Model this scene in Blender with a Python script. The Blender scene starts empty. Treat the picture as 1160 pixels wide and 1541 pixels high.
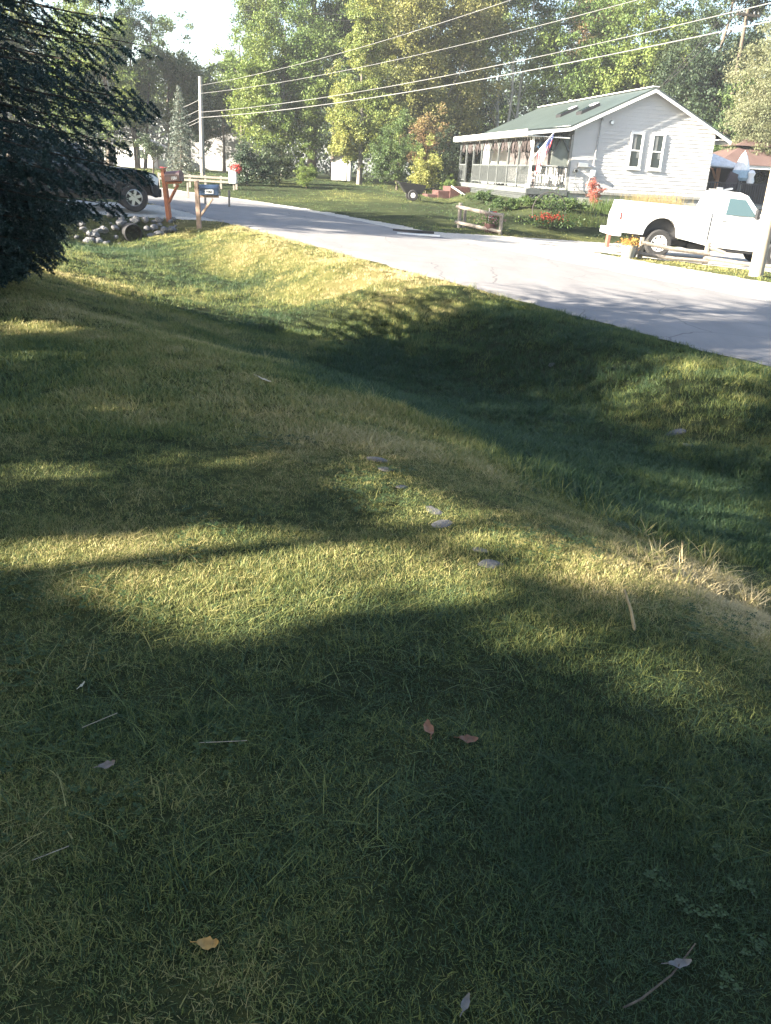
import bpy, math, random
import numpy as np
from mathutils import Vector, Matrix, Euler
random.seed(7); rng = np.random.default_rng(11)
S = bpy.context.scene
COL = S.collection
PI = math.pi
# ------------------------------------------------------------------ camera maths
FPX = 1280.0; PITCH = math.radians(21.9); ROLL = math.radians(3.2)
_R0 = np.array([1, 0, 0.]); _U0 = np.array([0, math.sin(PITCH), math.cos(PITCH)]); _F = np.array([0, math.cos(PITCH), -math.sin(PITCH)])
_R = _R0*math.cos(ROLL)+_U0*math.sin(ROLL); _U = -_R0*math.sin(ROLL)+_U0*math.cos(ROLL)
CAM = np.array([0, 0, 1.55])
def ray(u, v): return _R*(u-580)/FPX-_U*(v-770.5)/FPX+_F
def aty(u, v, y):
    d = ray(u, v); return CAM+d*y/d[1]
def atz(u, v, z):
    d = ray(u, v); return CAM+d*(z-1.55)/d[2]
# sun
SAZ = math.radians(21); SEL = math.radians(22)
SUN = np.array([-math.cos(SAZ)*math.cos(SEL), -math.sin(SAZ)*math.cos(SEL), math.sin(SEL)])

# ------------------------------------------------------------------ value noise
_perm = rng.random((256, 256))
def vnoise(x, y):
    x = np.asarray(x, float); y = np.asarray(y, float)
    xi = np.floor(x).astype(int); yi = np.floor(y).astype(int)
    fx = x-xi; fy = y-yi; fx = fx*fx*(3-2*fx); fy = fy*fy*(3-2*fy)
    a = _perm[xi & 255, yi & 255]; b = _perm[(xi+1) & 255, yi & 255]
    c = _perm[xi & 255, (yi+1) & 255]; d = _perm[(xi+1) & 255, (yi+1) & 255]
    return (a*(1-fx)+b*fx)*(1-fy)+(c*(1-fx)+d*fx)*fy
def fbm(x, y, o=3):
    r = 0; a = 1; t = 0
    for i in range(o):
        r = r+a*vnoise(x*2**i+17.3*i, y*2**i+5.1*i); t += a; a *= .5
    return r/t
def sst(a, b, x):
    t = np.clip((np.asarray(x, float)-a)/(b-a), 0, 1); return t*t*(3-2*t)

# ------------------------------------------------------------------ terrain
def st(x, y):
    x = np.asarray(x, float); y = np.asarray(y, float)
    s = x*.85+(y-17.7)*.53; t = -.53*x+.85*(y-17.7)
    k = np.clip(t-12, 0, 34); s = s+.012*k*k+np.clip(t-46, 0, 1e3)*.8
    return s, t
def xy(s, t):
    k = np.clip(t-12, 0, 34); s = s-.012*k*k-np.clip(t-46, 0, 1e3)*.8
    return (.85*s-.53*t)/1.0034, 17.7+(.53*s+.85*t)/1.0034
def zroad(x): return -.25-.035*np.clip(x, -14, 20)
STRIP = [(5.6, 27.2), (7.0, 25.0), (9.3, 22.0), (14, 16.5), (19, 16.5), (14.5, 24.4), (10.6, 25.5), (7.1, 26.75)]
def inpoly(x, y, poly):
    x = np.asarray(x, float); y = np.asarray(y, float); r = np.zeros(x.shape, bool); n = len(poly)
    for i in range(n):
        x1, y1 = poly[i]; x2, y2 = poly[(i+1) % n]
        if y1 == y2: continue
        c = ((y1 > y) != (y2 > y)) & (x < (x2-x1)*(y-y1)/(y2-y1)+x1)
        r ^= c
    return r
def lawnedge(x): return 29.5+.46*np.clip(x-.9, 0, 40)
def terrain(x, y):
    x = np.asarray(x, float); y = np.asarray(y, float)
    s, t = st(x, y); zr = zroad(x)
    # home side: lawn, ditch, bank
    zl = .03*(fbm(x*.25, y*.25)-.5)*2-.06*sst(4, 12, -x)+.0*y
    sd = -3.1-.3*sst(-8, -14.5, t)+.35*np.sin(t*.55)
    sc = -7.0-1.2*sst(-9, -3, t)
    zd = -.80-.20*sst(-11.5, -6.5, t)+.40*sst(-5, 8.5, t)-.04*np.sin(t*.9)
    w1 = sst(0, 1, (s-sc)/(sd-.3-sc))**.8; w2 = sst(0, 1, (s-(sd+.2))/(-.75-(sd+.2)))
    w2 = w2**.85
    zh = np.where(s < sd, zl+(zd-zl)*w1, zd+(zr-.03-zd)*w2)
    # hummocky bank
    bankm = sst(sd-.5, sd+1.2, s)*(1-sst(-.6, -.1, s))
    zh = zh+bankm*(.34*(fbm(x*.75+3, y*.75)-.5)+.1*(fbm(x*2.4, y*2.4+9)-.5))
    slm = sst(sc, sc+1, s)*(1-sst(sd, sd+.6, s))
    zh = zh+slm*.16*(fbm(x*1.1+30, y*1.1)-.5)
    fill = sst(8.75, 9.45, t)
    zfl = np.where(s < -7, zl*.5+zr*.5, zr-.03)
    zfl = (zr-.03)*sst(-14, -5, s)+zl*(1-sst(-14, -5, s))
    zh = zh*(1-fill)+zfl*fill
    # far side
    d = np.clip(np.minimum(y-lawnedge(x), (s-7.2)*1.9), 0, 80)
    k = .035+.165*sst(2.0, 6.3, x)
    rise = k*d; cap = np.clip(.80-zr, .2, 3)
    rise = cap*(1-np.exp(-(rise/cap)**1.6*1.6))**.75
    rise = rise*sst(-40, -8, -np.abs(x-5)+5) + .3*(1-sst(-40, -8, -np.abs(x-5)+5))*sst(0, 20, d)
    zf = zr+rise-.0+.05*(fbm(x*.4, y*.4)-.5)*sst(0, 2, d)
    z = np.where(s < 3, zh, zf)
    z = z+.022*(fbm(x*3.1, y*3.1, 2)-.5)*(1-((s > -.2) & (s < 7)))
    far = sst(70, 160, np.hypot(x, y))
    return z*(1-far)+.4*far
def T1(x, y): return float(terrain(np.array([x]), np.array([y]))[0])
def hit(u, v, ymax=90):
    d = ray(u, v); ts = np.linspace(1, ymax, 4000)/d[1]
    P = CAM[None]+ts[:, None]*d[None]
    b = P[:, 2] < terrain(P[:, 0], P[:, 1])
    i = int(np.argmax(b)) if b.any() else len(ts)-1
    return P[i]
def zone(x, y):
    """0 grass, 1 asphalt, 2 gravel"""
    s, t = st(x, y); e = .22*(fbm(x*1.3, y*1.3)-.5)
    g = np.zeros(np.shape(x), int)
    sh = (s+e*2.4 > 5.6) & (s+e*3 < 7.15)
    dr = (s > 5.8) & (y < lawnedge(x)+e) & (x > .9) & (s < 60) & (y > -40)
    st_ = inpoly(x+e, y+e*1.3, STRIP)
    g[(sh | dr) & ~st_] = 2
    lf = (t+e > 9.75) & (t+e < 15.6) & (s < .3) & (s > -26)
    g[lf] = 2
    g[(s+e*.55 > 0) & (s+e < 6.0) & ~st_] = 1
    return g

# ------------------------------------------------------------------ object helpers
def finish(o, kind=None, label=None, cat=None, group=None):
    if kind: o['kind'] = kind
    if label: o['label'] = label
    if cat: o['category'] = cat
    if group: o['group'] = group
    return o
def mesh_np(name, V, Fq, mats, parent=None, smooth=False, midx=None, loc=None):
    V = np.ascontiguousarray(V, dtype=np.float32); Fq = np.ascontiguousarray(Fq, dtype=np.int32)
    n = Fq.shape[1]; me = bpy.data.meshes.new(name)
    me.vertices.add(len(V)); me.vertices.foreach_set('co', V.ravel())
    me.loops.add(Fq.size); me.loops.foreach_set('vertex_index', Fq.ravel())
    me.polygons.add(len(Fq)); me.polygons.foreach_set('loop_start', np.arange(0, Fq.size, n, dtype=np.int32))
    me.polygons.foreach_set('loop_total', np.full(len(Fq), n, dtype=np.int32))
    if smooth: me.polygons.foreach_set('use_smooth', np.ones(len(Fq), bool))
    if midx is not None: me.polygons.foreach_set('material_index', np.asarray(midx, dtype=np.int32))
    me.update(calc_edges=True)
    for m in (mats if isinstance(mats, (list, tuple)) else [mats]): me.materials.append(m)
    o = bpy.data.objects.new(name, me); COL.objects.link(o)
    if parent: o.parent = parent
    if loc is not None: o.location = loc
    return o
def empty(name, loc=(0, 0, 0), rz=0, label=None, cat=None, group=None, rx=0, ry=0):
    o = bpy.data.objects.new(name, None); COL.objects.link(o)
    o.location = [float(c) for c in loc]; o.rotation_euler = (rx, ry, rz); o.empty_display_size = .2
    return finish(o, None, label, cat, group)
class MB:
    def __init__(s): s.v = []; s.f = []; s.m = []
    def add(s, vs, fs, mi=0):
        b = len(s.v); s.v += [tuple(float(c) for c in p) for p in vs]; s.f += [tuple(b+i for i in q) for q in fs]; s.m += [mi]*len(fs); return s
    def box(s, x0, x1, y0, y1, z0, z1, mi=0, M=None):
        vs = [Vector((x, y, z)) for z in (z0, z1) for y in (y0, y1) for x in (x0, x1)]
        if M: vs = [M @ p for p in vs]
        return s.add(vs, [(0, 2, 3, 1), (4, 5, 7, 6), (0, 1, 5, 4), (2, 6, 7, 3), (0, 4, 6, 2), (1, 3, 7, 5)], mi)
    def cbox(s, c, d, mi=0, rot=(0, 0, 0)):
        M = Matrix.Translation(c) @ Euler(rot).to_matrix().to_4x4()
        return s.box(-d[0]/2, d[0]/2, -d[1]/2, d[1]/2, -d[2]/2, d[2]/2, mi, M)
    def bar(s, a, b, w, h=None, mi=0, up=(0, 0, 1)):
        a = Vector(a); b = Vector(b); h = h or w; d = (b-a); L = d.length; d.normalize()
        upv = Vector(up)
        if abs(d.dot(upv)) > .98: upv = Vector((0, 1, 0))
        x = d.cross(upv).normalized(); z = x.cross(d)
        vs = []
        for p in (a, b):
            for i, j in ((-1, -1), (1, -1), (1, 1), (-1, 1)): vs.append(p+x*(w/2*i)+z*(h/2*j))
        return s.add(vs, [(3, 2, 1, 0), (4, 5, 6, 7), (0, 1, 5, 4), (1, 2, 6, 5), (2, 3, 7, 6), (3, 0, 4, 7)], mi)
    def tube(s, pts, r, n=8, mi=0, cap=True):
        pts = [Vector(p) for p in pts]; rs = r if isinstance(r, (list, tuple)) else [r]*len(pts)
        vs = []; fs = []; pu = None
        for i, p in enumerate(pts):
            d = (pts[min(i+1, len(pts)-1)]-pts[max(i-1, 0)]).normalized()
            if pu is None: pu = Vector((0, 0, 1)) if abs(d.z) < .9 else Vector((1, 0, 0))
            x = d.cross(pu).normalized(); pu = x.cross(d).normalized()
            for k in range(n):
                a = 2*PI*k/n; vs.append(p+x*(rs[i]*math.cos(a))+pu*(rs[i]*math.sin(a)))
        for i in range(len(pts)-1):
            for k in range(n):
                a = i*n+k; b = i*n+(k+1) % n; fs.append((a, b, b+n, a+n))
        if cap: fs.append(tuple(range(n-1, -1, -1))); fs.append(tuple(range(len(vs)-n, len(vs))))
        return s.add(vs, fs, mi)
    def lathe(s, prof, axis='z', n=24, c=(0, 0, 0), mi=0):
        vs = []; fs = []; c = Vector(c)
        for r, h in prof:
            for k in range(n):
                a = 2*PI*k/n; p = (r*math.cos(a), r*math.sin(a), h)
                if axis == 'y': p = (p[0], p[2], p[1])
                if axis == 'x': p = (p[2], p[0], p[1])
                vs.append(c+Vector(p))
        for i in range(len(prof)-1):
            for k in range(n):
                a = i*n+k; b = i*n+(k+1) % n; fs.append((a, b, b+n, a+n))
        return s.add(vs, fs, mi)
    def prism(s, poly, y0, y1, mi=0):
        """poly in (x,z) extruded over y"""
        n = len(poly); vs = [(x, y0, z) for x, z in poly]+[(x, y1, z) for x, z in poly]
        fs = [tuple(range(n)), tuple(range(2*n-1, n-1, -1))]+[(i+n, (i+1) % n+n, (i+1) % n, i) for i in range(n)]
        return s.add(vs, fs, mi)
    def build(s, name, mats, parent=None, smooth=False, bevel=0, loc=None, rot=None, seg=2):
        me = bpy.data.meshes.new(name); me.from_pydata(s.v, [], s.f)
        for m in (mats if isinstance(mats, (list, tuple)) else [mats]): me.materials.append(m)
        me.polygons.foreach_set('material_index', s.m)
        import bmesh
        bm = bmesh.new(); bm.from_mesh(me); bmesh.ops.recalc_face_normals(bm, faces=bm.faces)
        if bevel:
            ed = [e for e in bm.edges if len(e.link_faces) == 2 and e.calc_face_angle(0) > .5]
            bmesh.ops.bevel(bm, geom=ed, offset=bevel, segments=seg, affect='EDGES', profile=.6, clamp_overlap=True)
        bm.to_mesh(me); bm.free()
        if smooth:
            me.polygons.foreach_set('use_smooth', [True]*len(me.polygons))
            try: me.set_sharp_from_angle(angle=math.radians(38))
            except Exception: pass
        me.update()
        o = bpy.data.objects.new(name, me); COL.objects.link(o)
        if parent: o.parent = parent
        if loc is not None: o.location = [float(c) for c in loc]
        if rot is not None: o.rotation_euler = rot
        return o
def copy_thing(o, loc, rz, label=None, scale=None):
    c = o.copy(); COL.objects.link(c); c.location = [float(k) for k in loc]; c.rotation_euler = (o.rotation_euler[0], o.rotation_euler[1], rz)
    if label: c['label'] = label
    if scale: c.scale = scale
    for ch in list(o.children):
        d = ch.copy(); COL.objects.link(d); d.parent = c
        for g in list(ch.children):
            e = g.copy(); COL.objects.link(e); e.parent = d
    return c

# ------------------------------------------------------------------ materials
def mat(name):
    m = bpy.data.materials.new(name); m.use_nodes = True; nt = m.node_tree
    return m, nt, nt.nodes['Principled BSDF'], nt.nodes['Material Output']
def N(nt, t, **k):
    n = nt.nodes.new(t)
    for a, b in k.items(): setattr(n, a, b)
    return n
def ramp(nt, fac, stops):
    r = N(nt, 'ShaderNodeValToRGB'); cr = r.color_ramp
    while len(cr.elements) < len(stops): cr.elements.new(.5)
    for e, (p, c) in zip(cr.elements, stops): e.position = p; e.color = (*c, 1) if len(c) == 3 else c
    nt.links.new(fac, r.inputs[0]); return r.outputs[0]
def noise(nt, sc, det=3, vec=None, rough=.55, dist=0):
    n = N(nt, 'ShaderNodeTexNoise'); n.inputs['Scale'].default_value = sc; n.inputs['Detail'].default_value = det
    n.inputs['Roughness'].default_value = rough; n.inputs['Distortion'].default_value = dist
    if vec is not None: nt.links.new(vec, n.inputs['Vector'])
    return n.outputs['Fac']
def objco(nt, sc=None):
    t = N(nt, 'ShaderNodeTexCoord').outputs['Object']
    if sc:
        m = N(nt, 'ShaderNodeMapping'); m.inputs['Scale'].default_value = sc; nt.links.new(t, m.inputs[0]); t = m.outputs[0]
    return t
def wpos(nt): return N(nt, 'ShaderNodeNewGeometry').outputs['Position']
def mixc(nt, f, a, b, mode='MIX'):
    m = N(nt, 'ShaderNodeMix'); m.data_type = 'RGBA'; m.blend_type = mode
    for s_, v in ((m.inputs['Factor'], f), (m.inputs['A'], a), (m.inputs['B'], b)):
        pass
    for idx, v in ((0, f), (6, a), (7, b)):
        if isinstance(v, (int, float)): m.inputs[idx].default_value = v
        elif isinstance(v, tuple): m.inputs[idx].default_value = (*v, 1)
        else: nt.links.new(v, m.inputs[idx])
    return m.outputs[2]
def mth(nt, op, a, b=None, c=None):
    m = N(nt, 'ShaderNodeMath', operation=op)
    for i, v in enumerate((a, b, c)):
        if v is None: continue
        if isinstance(v, (int, float)): m.inputs[i].default_value = v
        else: nt.links.new(v, m.inputs[i])
    return m.outputs[0]
def bump(nt, h, st_=.3, d=.02, p=None):
    b = N(nt, 'ShaderNodeBump'); b.inputs['Strength'].default_value = st_; b.inputs['Distance'].default_value = d
    nt.links.new(h, b.inputs['Height'])
    if p is not None: nt.links.new(b.outputs[0], p.inputs['Normal'])
    return b.outputs[0]
def plain(name, c, rough=.6, metal=0, var=.12, sc=6, spec=.5, bmp=0, coat=0, dirt=None):
    m, nt, p, o = mat(name); co = objco(nt)
    f = noise(nt, sc, 4, co)
    c2 = tuple(max(0, k*(1-var*2)) for k in c) if dirt is None else dirt
    c1 = tuple(min(1, k*(1+var*.5)) for k in c)
    nt.links.new(ramp(nt, f, [(.3, c2), (.62, c1)]), p.inputs['Base Color'])
    p.inputs['Roughness'].default_value = rough; p.inputs['Metallic'].default_value = metal
    p.inputs['Specular IOR Level'].default_value = spec; p.inputs['Coat Weight'].default_value = coat
    if bmp: bump(nt, noise(nt, sc*8, 3, co), bmp, .01, p)
    return m
def wood(name, c, c2, sc=(3, 3, .6), rough=.8, bs=.4):
    m, nt, p, o = mat(name); co = objco(nt, sc)
    f = noise(nt, 9, 5, co, .6, .6)
    nt.links.new(ramp(nt, f, [(.3, c2), (.65, c)]), p.inputs['Base Color']); p.inputs['Roughness'].default_value = rough
    bump(nt, f, bs, .01, p); return m
def leafmat(name, cols, trans=.35, rough=.6, patch=.25, sheen=0):
    """cols: list of leaf hues, picked per leaf and by loose patches through the crown"""
    m, nt, p, o = mat(name)
    g = N(nt, 'ShaderNodeNewGeometry'); r = g.outputs['Random Per Island']
    f = noise(nt, patch, 2, g.outputs['Position'])
    k = mth(nt, 'ADD', mth(nt, 'MULTIPLY', r, .5), mth(nt, 'MULTIPLY', mth(nt, 'SUBTRACT', f, .5), 1.6))
    k = mth(nt, 'ADD', k, .25)
    n = len(cols); c = ramp(nt, k, [(i/(n-1), cc) for i, cc in enumerate(cols)])
    nt.links.new(c, p.inputs['Base Color']); p.inputs['Roughness'].default_value = rough
    p.inputs['Specular IOR Level'].default_value = .35
    tr = N(nt, 'ShaderNodeBsdfTranslucent'); nt.links.new(mixc(nt, 1.0, c, (1.0, 1.0, .55), 'MULTIPLY'), tr.inputs[0])
    mx = N(nt, 'ShaderNodeMixShader'); mx.inputs[0].default_value = trans
    nt.links.new(p.outputs[0], mx.inputs[1]); nt.links.new(tr.outputs[0], mx.inputs[2]); nt.links.new(mx.outputs[0], o.inputs[0])
    return m
# ================================================================== GROUND
def dryness(x, y):
    x = np.asarray(x, float); y = np.asarray(y, float)
    s, t = st(x, y)
    d = .31+.95*(fbm(x*.55+4, y*.55+2, 4)-.5)
    d = d+.22*sst(-1.5, -.3, x)*sst(1.4, .6, x)*sst(5.6, 4.6, y)*sst(2.7, 3.3, y)+.12*sst(5.5, 4.0, y)*sst(2.6, 3.2, y)            # worn, browner lawn near the crest, made paler to brighten the sunlit patch
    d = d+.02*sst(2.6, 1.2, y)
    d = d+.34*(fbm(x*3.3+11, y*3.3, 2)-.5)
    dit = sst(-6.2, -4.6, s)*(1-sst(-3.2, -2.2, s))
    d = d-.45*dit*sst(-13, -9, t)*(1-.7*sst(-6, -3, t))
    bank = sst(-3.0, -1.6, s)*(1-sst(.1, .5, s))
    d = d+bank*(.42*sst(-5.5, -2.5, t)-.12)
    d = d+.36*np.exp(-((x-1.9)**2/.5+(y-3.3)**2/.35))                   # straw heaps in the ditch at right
    far = (s > 6)
    d = np.where(far, .36+.9*(fbm(x*.35, y*.35)-.5)-.1*sst(31, 36, y), d)
    return np.clip(d, 0, 1)
def gridlines(lo, hi, a, b, st0, grow=1.18):
    c = list(np.arange(a, b+1e-6, st0)); k = st0; x = b
    while x < hi: k = min(k*grow, 25); x += k; c.append(x)
    k = st0; x = a; left = []
    while x > lo: k = min(k*grow, 25); x -= k; left.append(x)
    return np.array(left[::-1]+c)
gx = gridlines(-420, 420, -9, 9, .13); gy = gridlines(-60, 520, 0, 34, .13)
X, Y = np.meshgrid(gx, gy); Zt = terrain(X, Y)
V = np.stack([X.ravel(), Y.ravel(), Zt.ravel()], 1)
nx, ny = len(gx), len(gy); ii = (np.arange(ny-1)[:, None]*nx+np.arange(nx-1)[None]).ravel()
Fq = np.stack([ii, ii+1, ii+nx+1, ii+nx], 1)
m, nt, p, o_ = mat('turf_soil')
at = N(nt, 'ShaderNodeAttribute'); at.attribute_name = 'dry'
ps = wpos(nt)
f1 = noise(nt, 14, 6, ps, .7); f2 = noise(nt, 1.3, 4, ps); f3 = noise(nt, 60, 3, ps, .7)
k = mth(nt, 'ADD', at.outputs['Fac'], mth(nt, 'MULTIPLY', mth(nt, 'SUBTRACT', f1, .5), 1.0))
k = mth(nt, 'ADD', k, mth(nt, 'MULTIPLY', mth(nt, 'SUBTRACT', f2, .5), .5))
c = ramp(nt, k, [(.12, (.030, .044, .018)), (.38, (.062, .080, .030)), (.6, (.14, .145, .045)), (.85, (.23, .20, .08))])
c = mixc(nt, mth(nt, 'MULTIPLY', f3, .6), c, (.03, .03, .015))
nt.links.new(c, p.inputs['Base Color']); p.inputs['Roughness'].default_value = .95; p.inputs['Specular IOR Level'].default_value = .1
bump(nt, mth(nt, 'ADD', f1, f3), .9, .06, p)
ground = mesh_np('ground', V, Fq, m, smooth=True); ground['kind'] = 'structure'
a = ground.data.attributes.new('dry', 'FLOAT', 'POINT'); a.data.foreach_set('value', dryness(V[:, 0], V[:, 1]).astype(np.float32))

# road and gravel are sheets a little above the ground
def sheet(name, zn, x0, x1, y0, y1, st0, off, mt):
    xs = np.arange(x0, x1, st0); ys = np.arange(y0, y1, st0)
    Xc, Yc = np.meshgrid((xs[:-1]+xs[1:])/2, (ys[:-1]+ys[1:])/2)
    zz = zone(Xc, Yc); keep = zn(zz)
    idx = np.argwhere(keep)
    n = len(xs); Xg, Yg = np.meshgrid(xs, ys); Zg = terrain(Xg, Yg)+off
    Vv = np.stack([Xg.ravel(), Yg.ravel(), Zg.ravel()], 1)
    b = idx[:, 0]*n+idx[:, 1]; F = np.stack([b, b+1, b+n+1, b+n], 1)
    u, inv = np.unique(F, return_inverse=True)
    ob = mesh_np(name, Vv[u], inv.reshape(F.shape), mt, smooth=True); ob['kind'] = 'structure'; return ob
m, nt, p, o_ = mat('old_asphalt'); ps = wpos(nt)
mp = N(nt, 'ShaderNodeMapping'); mp.inputs['Rotation'].default_value = (0, 0, math.radians(-32)); mp.inputs['Scale'].default_value = (1.6, .35, 1); nt.links.new(ps, mp.inputs[0])
f1 = noise(nt, 1.0, 4, mp.outputs[0], .6); f2 = noise(nt, 90, 3, ps, .8); f3 = noise(nt, .5, 3, ps)
c = ramp(nt, f1, [(.3, (.185, .176, .177)), (.7, (.26, .246, .243))])
c = mixc(nt, mth(nt, 'MULTIPLY', ramp(nt, noise(nt, .9, 5, ps, .65), [(.45, (0, 0, 0)), (.62, (1, 1, 1))]), .35), c, (.13, .13, .135))
c = mixc(nt, mth(nt, 'MULTIPLY', f2, .7), c, (.13, .128, .13))
vo = N(nt, 'ShaderNodeTexVoronoi', feature='DISTANCE_TO_EDGE'); vo.inputs['Scale'].default_value = .42
wn = N(nt, 'ShaderNodeTexNoise'); wn.inputs['Scale'].default_value = 1.2; nt.links.new(ps, wn.inputs['Vector'])
nt.links.new(mixc(nt, .35, ps, wn.outputs['Color'], 'ADD'), vo.inputs['Vector'])
cr = mth(nt, 'LESS_THAN', vo.outputs['Distance'], .0035)
c = mixc(nt, mth(nt, 'MULTIPLY', cr, mth(nt, 'MULTIPLY', f3, 1.1)), c, (.05, .05, .05))
nt.links.new(c, p.inputs['Base Color']); p.inputs['Roughness'].default_value = .85; bump(nt, f2, .5, .01, p)
M_ASPH = m
m, nt, p, o_ = mat('gravel'); ps = wpos(nt)
v = N(nt, 'ShaderNodeTexVoronoi'); v.inputs['Scale'].default_value = 34; nt.links.new(ps, v.inputs['Vector'])
hs = N(nt, 'ShaderNodeSeparateColor'); nt.links.new(v.outputs['Color'], hs.inputs[0])
c = ramp(nt, hs.outputs[0], [(0, (.28, .26, .23)), (.5, (.42, .40, .37)), (1, (.56, .54, .50))])
c = mixc(nt, mth(nt, 'MULTIPLY', noise(nt, .8, 4, ps), .5), c, (.34, .31, .27))
nt.links.new(c, p.inputs['Base Color']); p.inputs['Roughness'].default_value = .9; bump(nt, v.outputs['Distance'], .8, .03, p)
M_GRAV = m
sheet('gravel_drive', lambda z: z == 2, -30, 42, 6, 60, .16, .010, M_GRAV)
# asphalt as a strip in road coordinates
tt = np.concatenate([np.arange(-46, 34, .12), np.arange(34, 130, 2)]); ss = np.linspace(-.12, 6.12, 27)
Tg, Sg = np.meshgrid(tt, ss, indexing='ij')
e = .17*(fbm(Tg*3.1, Tg*0+3, 4)-.5); Sg2 = Sg+np.where(Sg < .1, e*2, 0)+np.where(Sg > 6, e*2, 0)
Xr, Yr = xy(Sg2, Tg); Zr = terrain(Xr, Yr)*0+np.where(np.hypot(Xr, Yr) < 70, zroad(Xr), terrain(Xr, Yr))+.018+.02*np.sin(np.clip(Sg2/6, 0, 1)*PI)
Zr = np.where((Sg2 < 0), Zr-.03, Zr)
n = len(ss); ii = (np.arange(len(tt)-1)[:, None]*n+np.arange(n-1)[None]).ravel()
mesh_np('road', np.stack([Xr.ravel(), Yr.ravel(), Zr.ravel()], 1), np.stack([ii, ii+1, ii+n+1, ii+n], 1), M_ASPH, smooth=True)['kind'] = 'structure'

# ================================================================== GRASS (instanced tufts)
def grassmat(name, stops, rnd=.55, trans=.3):
    m, nt, p, o = mat(name)
    at = N(nt, 'ShaderNodeAttribute', attribute_type='INSTANCER'); at.attribute_name = 'dry'
    g = N(nt, 'ShaderNodeNewGeometry')
    k = mth(nt, 'ADD', at.outputs['Fac'], mth(nt, 'MULTIPLY', mth(nt, 'SUBTRACT', g.outputs['Random Per Island'], .5), rnd))
    c = ramp(nt, k, stops); nt.links.new(c, p.inputs['Base Color'])
    p.inputs['Roughness'].default_value = .55; p.inputs['Specular IOR Level'].default_value = .3
    tr = N(nt, 'ShaderNodeBsdfTranslucent'); nt.links.new(c, tr.inputs[0])
    mx = N(nt, 'ShaderNodeMixShader'); mx.inputs[0].default_value = trans
    nt.links.new(p.outputs[0], mx.inputs[1]); nt.links.new(tr.outputs[0], mx.inputs[2]); nt.links.new(mx.outputs[0], o.inputs[0])
    return m
M_GRASS = grassmat('grass_blade', [(.0, (.034, .070, .034)), (.26, (.074, .118, .046)), (.48, (.20, .225, .066)), (.70, (.38, .33, .14)), (1, (.56, .46, .27))])
M_CLOV = grassmat('clover_leaf', [(0, (.035, .066, .024)), (1, (.055, .09, .032))], .5)
def tuft(name, nb, rad, h, w, lean, segs=2, flat=0):
    vs = []; fs = []
    for i in range(nb):
        a = random.uniform(0, 2*PI); r = rad*math.sqrt(random.random()); x, y = r*math.cos(a), r*math.sin(a)
        hh = h*random.uniform(.45, 1.1); ww = w*random.uniform(.6, 1.2); da = random.uniform(0, 2*PI); le = lean*random.uniform(.2, 1.3)*hh
        dx, dy = math.cos(da), math.sin(da); px, py = -dy, dx; b = len(vs)
        ta = random.uniform(-1, 1); px, py = px*math.cos(ta)+dx*math.sin(ta), py*math.cos(ta)+dy*math.sin(ta)
        for j in range(segs+1):
            q = j/segs; cx = x+dx*le*q**1.6; cy = y+dy*le*q**1.6; cz = hh*(q-.25*le/hh*q*q)*(1-flat)+flat*.01+.004*j*flat-.006
            wv = ww/2*(1-q*.65)
            if j < segs: vs += [(cx-px*wv, cy-py*wv, cz), (cx+px*wv, cy+py*wv, cz)]
            else: vs += [(cx, cy, cz)]
        for j in range(segs-1): fs.append((b+2*j, b+2*j+1, b+2*j+3, b+2*j+2))
        fs.append((b+2*segs-2, b+2*segs-1, b+2*segs))
    me = bpy.data.meshes.new(name); me.from_pydata(vs, [], fs); me.materials.append(M_GRASS)
    return bpy.data.objects.new(name, me)
def clover(name):
    vs = []; fs = []
    for i in range(7):
        a = random.uniform(0, 2*PI); r = .03*math.sqrt(random.random()); cx, cy = r*math.cos(a), r*math.sin(a); h = random.uniform(.012, .032)
        for k in range(3):
            th = a+k*2.094; b = len(vs); L = random.uniform(.007, .011); c_, s_ = math.cos(th), math.sin(th)
            for u, v_ in ((0, 0), (.5, .42), (1, .3), (1, -.3), (.5, -.42)):
                vs.append((cx+L*(u*c_-v_*s_), cy+L*(u*s_+v_*c_), h+.003*u))
            fs.append(tuple(range(b, b+5)))
    me = bpy.data.meshes.new(name); me.from_pydata(vs, [], fs); me.materials.append(M_CLOV)
    return bpy.data.objects.new(name, me)
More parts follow.
